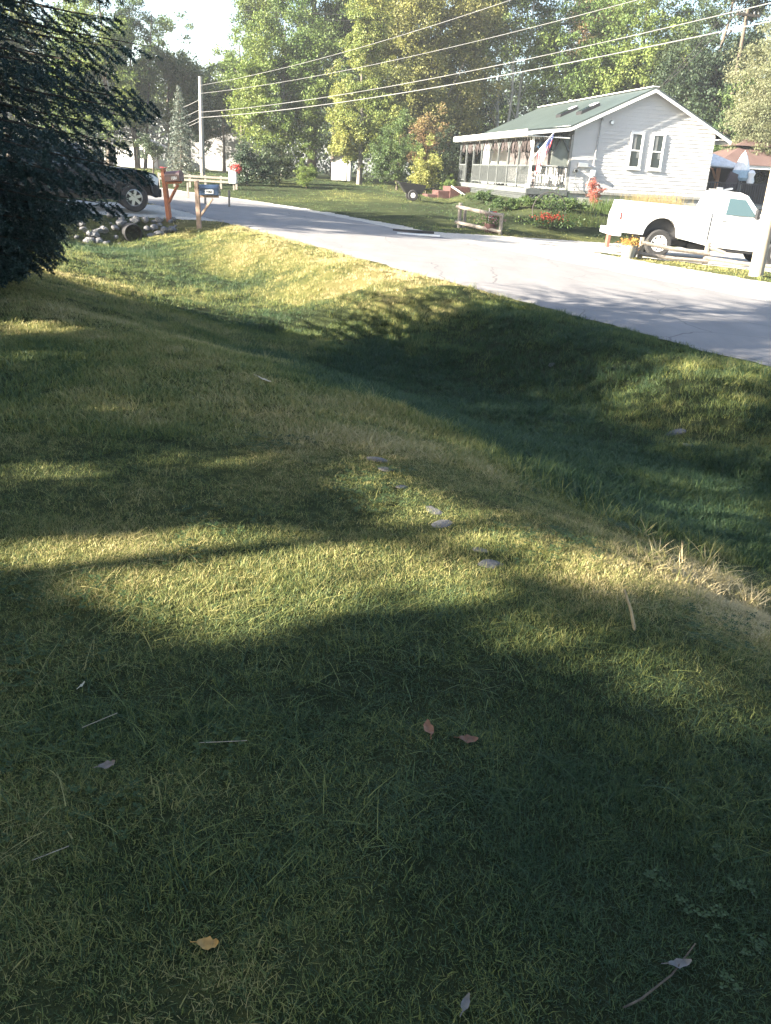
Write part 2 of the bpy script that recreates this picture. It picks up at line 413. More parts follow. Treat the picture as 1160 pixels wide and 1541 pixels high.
def instancer(name, objs, P, dry, scl, rotz, label, cat, tilt=None, kind='stuff', zs=None):
    col = bpy.data.collections.new(name+'_source')
    for ob in objs: col.objects.link(ob)
    me = bpy.data.meshes.new(name); me.vertices.add(len(P)); me.vertices.foreach_set('co', P.astype(np.float32).ravel())
    for nm, arr, ty in (('dry', dry, 'FLOAT'), ('scl', scl, 'FLOAT'), ('zs', zs if zs is not None else scl, 'FLOAT'), ('rz', rotz, 'FLOAT'), ('tl', tilt if tilt is not None else np.zeros(len(P)), 'FLOAT'), ('pick', rng.integers(0, len(objs), len(P)), 'INT')):
        a = me.attributes.new(nm, ty, 'POINT'); a.data.foreach_set('value', np.asarray(arr).astype(np.int32 if ty == 'INT' else np.float32))
    ob = bpy.data.objects.new(name, me); COL.objects.link(ob); finish(ob, kind, label, cat)
    ng = bpy.data.node_groups.new(name, 'GeometryNodeTree')
    ng.interface.new_socket('Geometry', in_out='INPUT', socket_type='NodeSocketGeometry'); ng.interface.new_socket('Geometry', in_out='OUTPUT', socket_type='NodeSocketGeometry')
    gi = ng.nodes.new('NodeGroupInput'); go = ng.nodes.new('NodeGroupOutput'); ci = ng.nodes.new('GeometryNodeCollectionInfo')
    ci.inputs['Collection'].default_value = col; ci.inputs['Separate Children'].default_value = True; ci.inputs['Reset Children'].default_value = True
    iop = ng.nodes.new('GeometryNodeInstanceOnPoints'); m2p = ng.nodes.new('GeometryNodeMeshToPoints')
    def na(nm, ty='FLOAT'):
        n = ng.nodes.new('GeometryNodeInputNamedAttribute'); n.data_type = ty; n.inputs['Name'].default_value = nm; return n.outputs['Attribute']
    L = ng.links.new
    L(gi.outputs[0], m2p.inputs[0]); L(m2p.outputs[0], iop.inputs['Points']); L(ci.outputs[0], iop.inputs['Instance'])
    iop.inputs['Pick Instance'].default_value = True; L(na('pick', 'INT'), iop.inputs['Instance Index'])
    cr = ng.nodes.new('ShaderNodeCombineXYZ'); L(na('rz'), cr.inputs['Z']); L(na('tl'), cr.inputs['X'])
    L(cr.outputs[0], iop.inputs['Rotation'])
    cs = ng.nodes.new('ShaderNodeCombineXYZ'); s_ = na('scl'); L(s_, cs.inputs['X']); L(s_, cs.inputs['Y']); L(na('zs'), cs.inputs['Z']); L(cs.outputs[0], iop.inputs['Scale'])
    L(iop.outputs[0], go.inputs[0])
    md = ob.modifiers.new('tufts', 'NODES'); md.node_group = ng
    return ob
def scatter(y0, y1, dens, xpad=.5, ratio=.50):
    """uniform points in the wedge the camera (or one beside it) can see"""
    A = 0; xm = lambda y: ratio*y+xpad
    n = int(dens*(y1-y0)*(xm(y0)+xm(y1)))
    y = np.sqrt(rng.random(n)*(y1**2-y0**2)+y0**2) if y0 > 0 else rng.random(n)*(y1-y0)+y0
    x = (rng.random(n)*2-1)*xm(y1)
    k = np.abs(x) < xm(y); x, y = x[k], y[k]
    return x, y
lawn_src = [tuft('lawn_tuft', nb_, .036, h_, w_, l_) for nb_, h_, w_, l_ in ((28, .024, .0020, 1.1), (24, .030, .0024, 1.2), (30, .020, .0018, .9), (14, .032, .0042, .8), (26, .026, .0022, 1.4), (18, .022, .0034, 1.2), (24, .040, .0018, 1.3), (30, .016, .0024, 1.0))]
mid_src = [tuft('mid_tuft', 16, .06, .05, .006, .9, 2) for i in range(4)]
wild_src = [tuft('wild_tuft', 26, .05, .13, .0045, .95, 3) for i in range(5)]
far_src = [tuft('far_tuft', 14, .16, .10, .020, .7, 1) for i in range(4)]
straw_src = [tuft('straw_wisp', 9, .11, .14, .0022, 1.1, 3, .82) for i in range(5)]
PX = []; 
def band(src, bands, name, label, cat, hfun, keepf, sc=(.8, 1.3)):
    xs = []; ys = []
    for y0, y1, d in bands:
        x, y = scatter(y0, y1, d); xs.append(x); ys.append(y)
    x = np.concatenate(xs); y = np.concatenate(ys); z_ = zone(x, y); s, t = st(x, y)
    k = (z_ == 0) & keepf(x, y, s, t); x, y, s, t = x[k], y[k], s[k], t[k]
    z = terrain(x, y); sc_ = rng.uniform(*sc, len(x)); h = hfun(x, y, s, t)
    d = dryness(x, y)+.10*(rng.random(len(x))-.5)
    instancer(name, src, np.stack([x, y, z-.002], 1), d, sc_, rng.uniform(0, 6.28, len(x)), label, cat, rng.normal(0, .18, len(x)), zs=sc_*h)
    return len(x)
ditchm = lambda s: sst(-6.6, -5.2, s)*(1-sst(-.3, .0, s))
n1 = band(lawn_src, [(.3, 2.2, 3900), (2.2, 3.6, 2700), (3.6, 5.5, 1500)], 'lawn_grass', 'short mown green and straw coloured lawn grass in the foreground', 'grass',
     lambda x, y, s, t: .55+.9*fbm(x*1.6, y*1.6), lambda x, y, s, t: rng.random(len(x)) > .9*sst(.52, .72, fbm(x*4.5+2, y*4.5, 3))*.5+.5*(s > -6))
n2 = band(mid_src, [(4.8, 8, 800), (8, 14, 380), (14, 24, 110)], 'mown_grass', 'mown grass covering the middle lawn and ditch slopes', 'grass',
     lambda x, y, s, t: .5+.9*fbm(x*1.3, y*1.3)+.4*ditchm(s), lambda x, y, s, t: s < 3)
n3 = band(wild_src, [(.8, 4, 260), (4, 8, 170), (8, 14, 90), (14, 24, 34)], 'ditch_grass', 'longer tufted grass growing along the ditch and road bank', 'grass',
     lambda x, y, s, t: .35+.9*fbm(x*.9+7, y*.9), lambda x, y, s, t: (s < 3) & (rng.random(len(x)) < (ditchm(s)*.9+.012*(y > 4))*sst(.35, .6, fbm(x*1.2+9, y*1.2))), (.8, 1.5))
n4 = band(far_src, [(22, 32, 16), (32, 60, 7)], 'far_grass', 'rough grass on the far verge and the house lawn', 'grass',
     lambda x, y, s, t: .35+.5*fbm(x*.5+7, y*.5), lambda x, y, s, t: np.ones(len(x), bool), (.8, 1.5))
n5 = band(straw_src, [(.5, 3, 190), (3, 6, 100), (6, 12, 30)], 'straw', 'dry pale grass clippings lying flat on the lawn', 'straw',
     lambda x, y, s, t: np.ones(len(x)), lambda x, y, s, t: (s < 3) & (fbm(x*1.5+20, y*1.5) > .42))
# grass fringe that hangs over the asphalt edge and clover patches
x, y = scatter(.6, 5.0, 300); cl = fbm(x*1.4+50, y*1.4+3); k = (cl > .62) & (zone(x, y) == 0); x, y = x[k], y[k]
clov_src = [clover('clover_sprig') for i in range(5)]
instancer('clover', clov_src, np.stack([x, y, terrain(x, y)+.004], 1), rng.random(len(x)), rng.uniform(.6, 1.05, len(x)), rng.uniform(0, 6.28, len(x)), 'small three lobed clover leaves mixed through the shaded lawn', 'clover')
print('tufts', n1, n2, n3, n4, n5, len(x))
# ================================================================== FOLIAGE
def leafquads(C, size, aspect=1.7, up=.25, droop=None):
    """one small folded leaf (two triangles joined as a quad) per centre, random facing"""
    n = len(C); sz = np.broadcast_to(size, (n,))*rng.uniform(.6, 1.25, n)
    a = rng.normal(size=(n, 3)); a /= np.linalg.norm(a, axis=1)[:, None]
    if droop is not None: a = a*(1-droop)+np.array([0, 0, -1.])*droop; a /= np.linalg.norm(a, axis=1)[:, None]
    nn = rng.normal(size=(n, 3)); nn[:, 2] = np.abs(nn[:, 2])+up
    b = np.cross(a, nn); b /= np.linalg.norm(b, axis=1)[:, None]+1e-9
    nrm = np.cross(a, b)
    h = (sz/2)[:, None]; wv = (sz/2/aspect)[:, None]
    p0 = C-a*h; p2 = C+a*h; p1 = C+b*wv+nrm*wv*.35; p3 = C-b*wv+nrm*wv*.35
    V = np.stack([p0, p1, p2, p3], 1).reshape(-1, 3)
    F = np.arange(4*n).reshape(n, 4); return V, F
def crown_points(blobs, nclump, per, cr, shell=.45, squash=.75, keep=None, holes=.0):
    """clumps of leaves spread through a few overlapping ellipsoids, thick toward the outside, with gaps"""
    B = np.array(blobs, float); vol = B[:, 3]*B[:, 4]*B[:, 5]; pr = vol**.75/np.sum(vol**.75)
    k = rng.choice(len(B), nclump, p=pr)
    d = rng.normal(size=(nclump, 3)); d /= np.linalg.norm(d, axis=1)[:, None]
    r = rng.random(nclump)**shell; lump = 1+.28*np.sin(d[:, 0]*5+k)*np.cos(d[:, 1]*4+k*2)+.16*np.sin(d[:, 2]*9+k)
    c = B[k, :3]+d*(r*lump)[:, None]*B[k, 3:]
    if holes:
        h = vnoise(c[:, 0]*1.1/cr*.4+c[:, 1]*.7, c[:, 2]*1.1/cr*.4+c[:, 1]*.5); c = c[h > holes]
    cs = cr*rng.uniform(.5, 1.3, len(c))
    P = np.repeat(c, per, 0); q = rng.normal(size=P.shape); q /= np.linalg.norm(q, axis=1)[:, None]
    q = q*(rng.random(len(P))**.5)[:, None]; q[:, 2] *= squash
    P = P+q*np.repeat(cs, per)[:, None]
    if keep is not None: P = P[keep(P)]
    return P, c
def trunk_mb(base, h, r, limbs=(), lean=(0, 0), n=8, forks=1):
    mb = MB(); bx, by, bz = base
    pts = []; K = 7
    jx = [random.uniform(-1, 1)*.02*h for _ in range(K+1)]
    for i in range(K+1):
        q = i/K; pts.append((bx+lean[0]*q+jx[i]*q, by+lean[1]*q+jx[-i-1]*q, bz-.25+q*(h+.25)))
    mb.tube(pts, [r*(1.35 if i == 0 else 1)*(1-.8*i/K) for i in range(K+1)], n)
    for (tx, ty, tz) in limbs:
        q = min(.92, max(.2, (tz-bz)/h-.22)); i = q*K; i0 = int(i); f = i-i0
        a = Vector(pts[i0]).lerp(Vector(pts[min(K, i0+1)]), f); b = Vector((tx, ty, tz)); md = a.lerp(b, .5)+Vector((0, 0, -.05*(b-a).length))
        rr = r*(1-.8*q)*.45; mb.tube([a, md, b], [rr, rr*.6, rr*.18], 5)
    return mb
BARK = {'brown': wood('bark_brown', (.11, .085, .06), (.035, .028, .02), (4, 4, .8)), 'birch': wood('bark_birch', (.52, .49, .44), (.14, .12, .10), (2, 2, 6)), 'grey': wood('bark_grey', (.22, .20, .17), (.08, .07, .06), (4, 4, .8))}
G_DARK = [(.018, .036, .022), (.032, .055, .030), (.050, .075, .036), (.08, .10, .045)]
G_MID = [(.032, .066, .026), (.058, .100, .034), (.092, .138, .042), (.15, .185, .06)]
G_BRIGHT = [(.055, .105, .032), (.10, .155, .042), (.155, .205, .055), (.23, .265, .08)]
G_YEL = [(.10, .15, .045), (.165, .21, .06), (.25, .26, .08), (.35, .33, .11)]
G_OLIVE = [(.09, .12, .045), (.16, .175, .06), (.24, .24, .085), (.31, .28, .115)]
G_RED = [(.18, .10, .065), (.22, .14, .08), (.22, .18, .08), (.16, .18, .06)]
G_SPR = [(.010, .026, .026), (.018, .042, .040), (.030, .060, .055), (.055, .095, .080)]
G_BLUE = [(.05, .075, .065), (.09, .12, .10), (.14, .165, .14), (.22, .23, .19)]
LM = {k: leafmat('leaves_'+k, v) for k, v in dict(dark=G_DARK, mid=G_MID, bright=G_BRIGHT, yellow=G_YEL, olive=G_OLIVE, red=G_RED).items()}
LM['willow'] = leafmat('leaves_willow', [(.075, .095, .05), (.12, .14, .075), (.18, .19, .11), (.25, .245, .15)])
LM['pine'] = leafmat('needles_pine', G_DARK, .1, .5); LM['blue'] = leafmat('needles_blue', G_BLUE, .12, .5); LM['spruce'] = leafmat('needles_spruce', G_SPR, .08, .45)
def tree(name, label, cat, base, h, r, blobs, lm, nclump, per, cr, leaf, bark='brown', group=None, holes=.3, lean=(0, 0), keep=None, aspect=1.7, nl=12, trunks=1, droop=None, shell=.45, low=True):
    """blobs relative to the base"""
    bx, by, bz = [float(c) for c in base]
    root = empty(name, (bx, by, bz), 0, label, cat, group)
    kk = (lambda P: keep(P+np.array([bx, by, bz]))) if keep else None
    P, c = crown_points(blobs, nclump, per, cr, shell=shell, keep=kk, holes=holes)
    if low: P = P[P[:, 2] > .1]
    V, F = leafquads(P, leaf, aspect, droop=droop)
    mesh_np('crown', V, F, LM[lm], root)
    idx = rng.choice(len(c), min(nl, len(c)), replace=False)
    for k in range(trunks):
        ang = k*2.4; off = (0 if trunks == 1 else .35*math.cos(ang), 0 if trunks == 1 else .35*math.sin(ang))
        mb = trunk_mb((off[0], off[1], 0), h*random.uniform(.88, 1), r/(1 if trunks == 1 else 1.3), [tuple(c[i]) for i in idx[k::trunks]], (lean[0]+off[0]*3, lean[1]+off[1]*2))
        mb.build('trunk', BARK[bark], root, smooth=True)
    return root
def conifer(name, label, cat, base, h, R, lm, nb, leaf, group=None, z0=.05, bark='brown', prof=.85, tr=.1, droop=.25, per=38, keep=None):
    bx, by, bz = [float(c) for c in base]
    root = empty(name, (bx, by, bz), 0, label, cat, group); C = []; mb = trunk_mb((0, 0, 0), h, tr)
    for i in range(nb):
        q = (i/nb); z = h*(z0+(1-z0)*q); L = R*(1-q)**prof*random.uniform(.72, 1.1)+.06; a = i*2.399+random.uniform(-.2, .2)
        dx, dy = math.cos(a), math.sin(a)
        k = max(6, int(per*(L/R+.15))); t = rng.random(k)**.75; wd = (L*.24*(1-t)+.06)*rng.normal(0, .7, k)
        zz = z-droop*L*t**1.4*1.1+.10*L*t**4+rng.normal(0, .03+.02*L, k)
        C.append(np.stack([dx*L*t-dy*wd, dy*L*t+dx*wd, zz], 1))
        if L > .3: mb.tube([(0, 0, z+.02), (dx*L*.9, dy*L*.9, z-droop*L*.75)], [tr*.25*(1-q)+.006, .004], 4)
    P = np.concatenate(C)
    if keep is not None: P = P[keep(P+np.array([bx, by, bz]))]
    V, F = leafquads(P, leaf, 2.6, up=.6); mesh_np('crown', V, F, LM[lm], root)
    mb.build('trunk', BARK[bark], root, smooth=True); return root

# ---- where sunlight reaches the near lawn and bank: foliage that would shade them is cut away
def poly_px(pts): return [tuple(hit(u, v)[:2]) for u, v in pts]
LIT = [(poly_px(q), pr) for q, pr in (
    ([(95, 812), (250, 808), (420, 800), (520, 812), (640, 838), (720, 868), (735, 905), (620, 925), (500, 922), (400, 955), (330, 990), (265, 955), (215, 905), (150, 880), (0, 868), (0, 818)], 1.0),
    ([(560, 712), (640, 736), (740, 770), (850, 812), (905, 842), (1000, 850), (1160, 842), (1160, 892), (1010, 905), (900, 880), (800, 838), (700, 800), (600, 765), (540, 735)], 1.0),
    ([(700, 880), (790, 915), (880, 935), (1000, 1000), (1160, 1075), (1160, 1135), (1050, 1085), (900, 1010), (800, 960), (700, 915)], .9),
    ([(0, 705), (150, 702), (175, 718), (120, 738), (0, 742)], .9),
    ([(250, 678), (420, 680), (560, 690), (600, 720), (560, 735), (430, 702), (260, 700)], .75),
    ([(100, 598), (210, 600), (330, 615), (200, 622), (110, 612)], .8),
    ([(0, 484), (60, 486), (130, 500), (60, 508), (0, 503)], .85), ([(20, 532), (140, 536), (130, 548), (20, 545)], .85),
    ([(220, 545), (330, 556), (430, 590), (500, 650), (620, 690), (560, 700), (430, 640), (300, 578)], .4),
    ([(480, 1120), (700, 1105), (900, 1165), (1060, 1235), (1100, 1275), (960, 1240), (780, 1185), (600, 1180), (480, 1165)], .6),
    ([(1000, 590), (1160, 600), (1160, 640), (1050, 628)], .5), ([(900, 700), (1100, 720), (1160, 790), (980, 770)], .5),
    ([(480, 545), (740, 505), (1160, 570), (1160, 900), (900, 780), (640, 640)], .38),
    ([(120, 350), (150, 372), (205, 440), (330, 462), (440, 500), (500, 520), (560, 508), (640, 512), (700, 498), (735, 478), (790, 482), (860, 488), (950, 498), (1010, 494), (1160, 488), (1160, 425), (925, 380), (700, 374), (560, 372), (440, 366), (330, 354), (240, 337), (180, 338)], 1.0),
)]
def open_to_sun(P, jit=.10):
    """True where a leaf at P may stay (its shadow does not fall on one of the sunlit patches)"""
    P = np.asarray(P, float); z = np.zeros(len(P))-.2
    for _ in range(4):
        t = (P[:, 2]-z)/SUN[2]; gx_ = P[:, 0]-SUN[0]*t; gy_ = P[:, 1]-SUN[1]*t; z = terrain(gx_, gy_)
    j = jit*(1+.05*t); wob = .35*(fbm(gx_*2.2, gy_*2.2)-.5)
    gx_ = gx_+rng.normal(0, 1, len(P))*j+wob; gy_ = gy_+rng.normal(0, 1, len(P))*j*.6+wob*.6
    keep = np.ones(len(P), bool)
    for poly, pr in LIT:
        i = inpoly(gx_, gy_, poly)
        if pr >= .75:
            for ox, oy in ((.12, .04), (-.12, -.04), (0, .07), (0, -.07)): i |= inpoly(gx_+ox, gy_+oy, poly)
        keep &= ~(i & (rng.random(len(P)) < pr*.995))
    return keep

# ---- the big near spruce
SP = np.array([-6.3, 10.3, T1(-6.3, 10.3)])
root = empty('spruce_tree', SP, 0, 'big dark blue green spruce with boughs sweeping down to the lawn at the left edge', 'tree')
mbt = trunk_mb((0, 0, 0), 10.5, .2); PC = []; PD = []
nb = 700
for i in range(nb):
    q = i/nb; z = .22+10*q**1.6; L = 3.70*min(1, .42+.29*z)*(1-max(0, z-1.8)/9.4)**.8*random.uniform(.80, 1.05)+.1; a = i*2.399963+random.uniform(-.22, .22)
    d = np.array([math.cos(a), math.sin(a), 0]); sd_ = np.array([-d[1], d[0], 0])
    dr = .24*(1-q*.8)*min(1, .35+.4*z)
    def P_(t): return d*L*t+np.array([0, 0, z+.06*L*math.sin(t*PI)-dr*L*t**1.3+.10*L*t**5])
    mbt.tube([P_(0), P_(.35), P_(.7), P_(.97)], [.035*(1-q)+.01, .022*(1-q)+.007, .010, .003], 5)
    for k in range(34):                                     # side twigs
        t = .16+.84*(k+random.random()*.6)/34; b0 = P_(t); sgn = -1 if k % 2 else 1
        tl = (L*.30*(1-t)**.7+.12)*random.uniform(.7, 1.15)
        td = d*.62+sd_*sgn*.8*(1-.55*t**3)+np.array([0, 0, -.18-.25*random.random()]); td /= np.linalg.norm(td)
        nn = int(90+180*tl); u = rng.random(nn)
        c_ = b0+td*(tl*u)[:, None]+np.array([0, 0, -.05])*(u**2)[:, None]
        v = rng.normal(size=(nn, 3)); v /= np.linalg.norm(v, axis=1)[:, None]; v = v*.85+td*.75; v /= np.linalg.norm(v, axis=1)[:, None]
        PC.append(c_+rng.normal(0, .006, (nn, 3))); PD.append(v)
C_ = np.concatenate(PC); D_ = np.concatenate(PD)
near = (C_[:, 0] > .2) & (C_[:, 2] < 4.8)                     # thin out what the photo never shows
kp = near | (rng.random(len(C_)) < .07); bigger = np.where(near, 1.0, 3.0)[kp]
C_, D_ = C_[kp], D_[kp]; k = open_to_sun(C_+SP, .12) | ((C_[:, 0] > .9) & (C_[:, 2] < 3.4) & (C_[:, 1] < .55)); C_, D_, bigger = C_[k], D_[k], bigger[k]
k = C_[:, 2] > .03; C_, D_, bigger = C_[k], D_[k], bigger[k]
Ln = (.036*rng.uniform(.7, 1.3, len(C_))*bigger)[:, None]; wv = rng.normal(size=C_.shape); wv = np.cross(D_, wv); wv /= np.linalg.norm(wv, axis=1)[:, None]; wv *= (.0066*bigger)[:, None]
V = np.stack([C_-wv, C_+wv, C_+D_*Ln], 1).reshape(-1, 3)
# island per needle cluster is enough: triangles
mesh_np('crown', V, np.arange(len(V)).reshape(-1, 3), LM['spruce'], root); mbt.build('trunk', BARK['brown'], root, smooth=True)
print('spruce needles', len(C_))

# ---- crowns just outside the left edge of the view: they throw the shade on the lawn
gs = 'broadleaf trees shading the lawn from the left'
for i, (x, y, h, rx, rz, tx) in enumerate([(-11.3, -4.4, 7.8, 2.8, 3.9, 'first shade tree on the lawn, nearest the camera'), (-12.2, -1.2, 7.9, 2.8, 4.0, 'second shade tree on the lawn from the camera'), (-9.6, -3.1, 7.0, 2.2, 3.5, 'slim shade tree on the lawn between the first two shade trees'), (-11.6, 2.3, 8.4, 2.8, 4.3, 'third shade tree on the lawn from the camera'), (-12.2, 6.2, 10.2, 2.8, 5.2, 'fourth shade tree on the lawn, beside the big spruce')]):
    tree('broadleaf_tree', tx, 'tree', (x, y, T1(x, y)), h*.9, .16, [(0, 0, h*.52, rx, 2.6, rz), (.6, .8, h*.35, rx*.8, 2.1, rz*.62), (-.5, -.9, h*.3, rx*.8, 2.1, rz*.6)], 'mid', 1250, 50, .55, .15, group=gs, holes=0, keep=lambda P: open_to_sun(P, .035), low=False, shell=.6)
for i, (x, y, h, rr, tx) in enumerate([(-17.6, 21.4, 10.3, 2.6, 'tall maple left of the driveway, screened by the spruce'), (-18.2, 24.6, 10.8, 2.9, 'tallest maple beyond the driveway, screened by the spruce'), (-17.2, 27.9, 8.6, 2.2, 'far maple beyond the driveway, screened by the spruce')]):
    tree('maple_tree', tx, 'tree', (x, y, T1(x, y)), h*.9, .2, [(0, 0, h*.58, rr, rr, h*.40), (.4, -.4, h*.28, rr*.8, rr*.8, h*.2)], 'mid', 420, 50, .6, .22, group='maples by the driveway', holes=.22, keep=lambda P: open_to_sun(P, .1), low=False)

for i, (x, y, h, tx) in enumerate([(-4.5, -6.5, 8.5, 'left unseen broadleaf tree added behind the camera to block sky light'), (1.0, -7.5, 9.5, 'middle unseen broadleaf tree added behind the camera to block sky light'), (6.5, -6.0, 8.5, 'right unseen broadleaf tree added behind the camera to block sky light')]):
    tree('broadleaf_tree', tx, 'tree', (x, y, T1(x, y)), h*.9, .2, [(0, 0, h*.6, 3.3, 2.6, h*.38)], 'mid', 330, 40, .7, .26, group='unseen trees added behind the viewpoint to block sky light', holes=0, low=False)  # unseen trees, added to cut sky light on the foreground
# ---- the tree belt behind the road and the house   (u, y, ground v) -> world
def bt(u, y): 
    p = aty(u, 285, y); return (p[0], y, T1(p[0], y))
W = 'trees along the far side of the road'
tree('broadleaf_tree', 'tall dark green broadleaf tree reaching the top edge beside the white sky', 'tree', bt(468, 64), 17, .3, [(0, 0, 12.5, 3.6, 3, 6.2), (-2.6, -.5, 13.5, 2.6, 2.4, 4.2), (2.0, .5, 9, 2.6, 2.6, 5), (-3.6, 0, 9.6, 1.6, 1.8, 1.9)], 'mid', 920, 104, .75, 0.176, group=W, holes=.27)
tree('broadleaf_tree', 'bright green bushy tree behind the two mailboxes and right of the round pine', 'tree', bt(425, 57), 8.5, .2, [(0, 0, 4.6, 2.6, 2, 3.6), (-1.6, -.3, 5.4, 1.9, 1.6, 3.0), (1.5, .2, 5.0, 1.7, 1.6, 3.4), (.6, .3, 8.0, 1.4, 1.3, 2.2)], 'bright', 772, 111, .55, 0.143, 'grey', group=W, holes=.27)
tree('broadleaf_tree', 'pale green tree end rising behind the bright bushy tree at the sky gap', 'tree', bt(365, 70), 9, .2, [(0, 0, 6.0, 2.1, 2, 3.0)], 'bright', 222, 89, .6, 0.168, group=W, holes=.3)
tree('broadleaf_tree', 'broad yellowing tree towering in the middle of the belt', 'tree', bt(640, 60), 17.5, .3, [(0, 0, 10.5, 3.6, 3, 7.6), (-2.3, -.5, 9, 2.6, 2.2, 6.4), (2.4, .2, 9.5, 2.4, 2.2, 6.4), (0, -.5, 4.4, 3.8, 2.2, 3.2)], 'olive', 1707, 104, .7, 0.151, 'grey', group=W, holes=.25)
tree('broadleaf_tree', 'narrow golden yellow tree standing at the left edge of the big yellowing one', 'tree', bt(540, 55), 9.5, .15, [(0, 0, 5.6, 1.35, 1.2, 4.6), (-.9, 0, 3.2, 1.1, 1.1, 2.2), (.5, .3, 8.8, 1.0, 1.0, 2.4), (1.3, 0, 3.0, 1.5, 1.1, 2.2)], 'yellow', 638, 104, .42, 0.126, 'grey', group=W, holes=.25)
conifer('conifer_tree', 'dark narrow conifer between the yellowing tree and the birches', 'tree', bt(700, 68), 15.5, 2.4, 'pine', 150, .26, W, prof=.6, per=80)
tree('birch_tree', 'white stemmed birch with yellow green leaves above the porch roof', 'tree', bt(752, 61), 15, .15, [(0, 0, 11.5, 3.0, 2.6, 5.0), (-2.0, 0, 9.0, 1.8, 1.8, 3.6), (2.2, 0, 8.6, 2.0, 2, 3.2)], 'bright', 712, 92, .65, 0.151, 'birch', group=W, trunks=3, holes=.34)
tree('maple_tree', 'maple turning reddish near the top, behind the house ridge', 'tree', bt(866, 69), 13.5, .2, [(0, 0, 11.4, 2.3, 2.2, 3.6), (.8, 0, 8.0, 2.4, 2, 3)], 'red', 445, 97, .6, 0.160, group=W, holes=.32)
tree('broadleaf_tree', 'large light olive tree right behind the peak of the house', 'tree', bt(935, 60), 13.5, .25, [(0, 0, 8.4, 3.4, 3, 4.8), (-2.6, 0, 6.8, 2.4, 2.2, 4.2), (2.6, 0, 8.4, 2.2, 2.2, 3.4)], 'bright', 831, 106, .65, 0.160, group=W, holes=.27)
tree('broadleaf_tree', 'dark green tree with thin top right of the house peak', 'tree', bt(1050, 56), 12.5, .22, [(0, 0, 6.2, 3.0, 2.6, 5.0), (-1.6, 0, 4.2, 2.6, 2.2, 3.8), (1.2, 0, 9.8, 1.3, 1.3, 2.4)], 'dark', 772, 97, .62, 0.168, group=W, holes=.3)
tree('willow_tree', 'pale grey green willow at the right edge behind the gazebo', 'tree', bt(1165, 48), 9.5, .25, [(0, 0, 5.6, 2.8, 2.4, 4.0), (-1.3, 0, 4.2, 1.9, 1.8, 3.2), (1.2, -.4, 8.4, 2.0, 1.8, 2.0)], 'willow', 920, 119, .5, 0.143, 'grey', group=W, holes=.3, aspect=3.2, droop=.35)
tree('broadleaf_tree', 'low mid green tree over the red gazebo roof', 'tree', bt(1110, 52), 6.5, .15, [(0, 0, 4.0, 2.4, 2, 2.6), (2, 0, 3.2, 2, 2, 2)], 'mid', 326, 97, .5, 0.151, group=W, holes=.3)
for u, y, h, rr, lm, tx in ((600, 76, 15, 4.5, 'dark', 'dark woodland tree seen through the gaps behind the yellowing tree'), (800, 78, 12.5, 5.0, 'dark', 'dark woodland tree filling in behind the birches'), (905, 80, 12.0, 4.6, 'dark', 'dark woodland tree behind the reddish maple'), (1005, 74, 12.0, 4.2, 'mid', 'green woodland tree between the olive tree and the dark one'), (1100, 72, 10.6, 4.2, 'dark', 'dark woodland tree behind the willow'), (500, 80, 14, 4.2, 'dark', 'dark woodland tree behind the tall green tree'), (735, 72, 7, 3.2, 'mid', 'low green tree just over the left end of the porch roof'), (850, 66, 7.5, 3.4, 'dark', 'low dark tree just above the skylights'), (960, 68, 6.6, 3.6, 'dark', 'low dark tree just behind the house ridge'), (680, 60, 5.0, 2.4, 'dark', 'low dark tree beside the left end of the house')):
    tree('broadleaf_tree', tx, 'tree', bt(u, y), h*.8, .25, [(0, 0, h*.52, rr, 2.8, h*.46), (rr*.5, 0, h*.35, rr*.7, 2.4, h*.33)], lm, int(36*rr*h/6), 60, .8, .25, group='woodland trees behind the house', holes=.18)
# left distance
L_ = 'trees beyond the bend of the road'
tree('broadleaf_tree', 'yellow green tree showing past the spruce, left of the dark poplars', 'tree', bt(168, 58), 10, .18, [(0, 0, 6.8, 2.1, 2, 4.2), (-2, 0, 4.8, 1.8, 1.8, 2.8), (.9, 0, 3.4, 1.4, 1.2, 2.0)], 'bright', 445, 97, .55, 0.160, group=L_, holes=.27)
tree('poplar_tree', 'upright dark green poplar left of the blue spruce', 'tree', bt(212, 63), 10, .16, [(0, 0, 6.0, 1.7, 1.6, 4.2), (-.9, 0, 8.6, .8, .8, 2.0)], 'mid', 297, 92, .5, 0.151, group=L_, holes=.27, trunks=3)
tree('broadleaf_tree', 'rounded mid green tree behind the blue spruce', 'tree', bt(258, 66), 8.6, .18, [(0, 0, 5.8, 2.3, 2, 3.4), (1.6, 0, 4.6, 1.5, 1.5, 2.6)], 'mid', 386, 92, .55, 0.160, group=L_, holes=.27)
tree('round_pine', 'dark round headed pine on a bare stem right of the near utility pole', 'tree', bt(338, 61), 4.4, .12, [(0, 0, 4.4, 1.25, 1.2, 2.2), (-.7, 0, 3.3, .7, .7, .9), (.5, 0, 5.7, .8, .8, .9)], 'pine', 190, 70, .38, .13, 'brown', group=L_, holes=.2, aspect=2.4)
tree('small_tree', 'small dark tree with a flat low crown left of the mailboxes', 'tree', bt(232, 46), 1.9, .06, [(0, 0, 1.55, .75, .6, .42), (-.3, 0, 1.9, .45, .4, .4)], 'pine', 60, 60, .22, .08, group=L_, holes=0)
tree('broadleaf_tree', 'dark green tree filling the gap behind the near utility pole', 'tree', bt(305, 72), 7, .15, [(0, 0, 4.6, 1.7, 1.6, 3.0)], 'dark', 178, 89, .55, 0.168, group=L_, holes=.2)
conifer('blue_spruce', 'grey blue spruce standing alone on the far lawn left of the utility pole', 'tree', bt(274, 48), 4.55, 1.25, 'blue', 110, .11, L_, z0=.06, per=90, tr=.07)
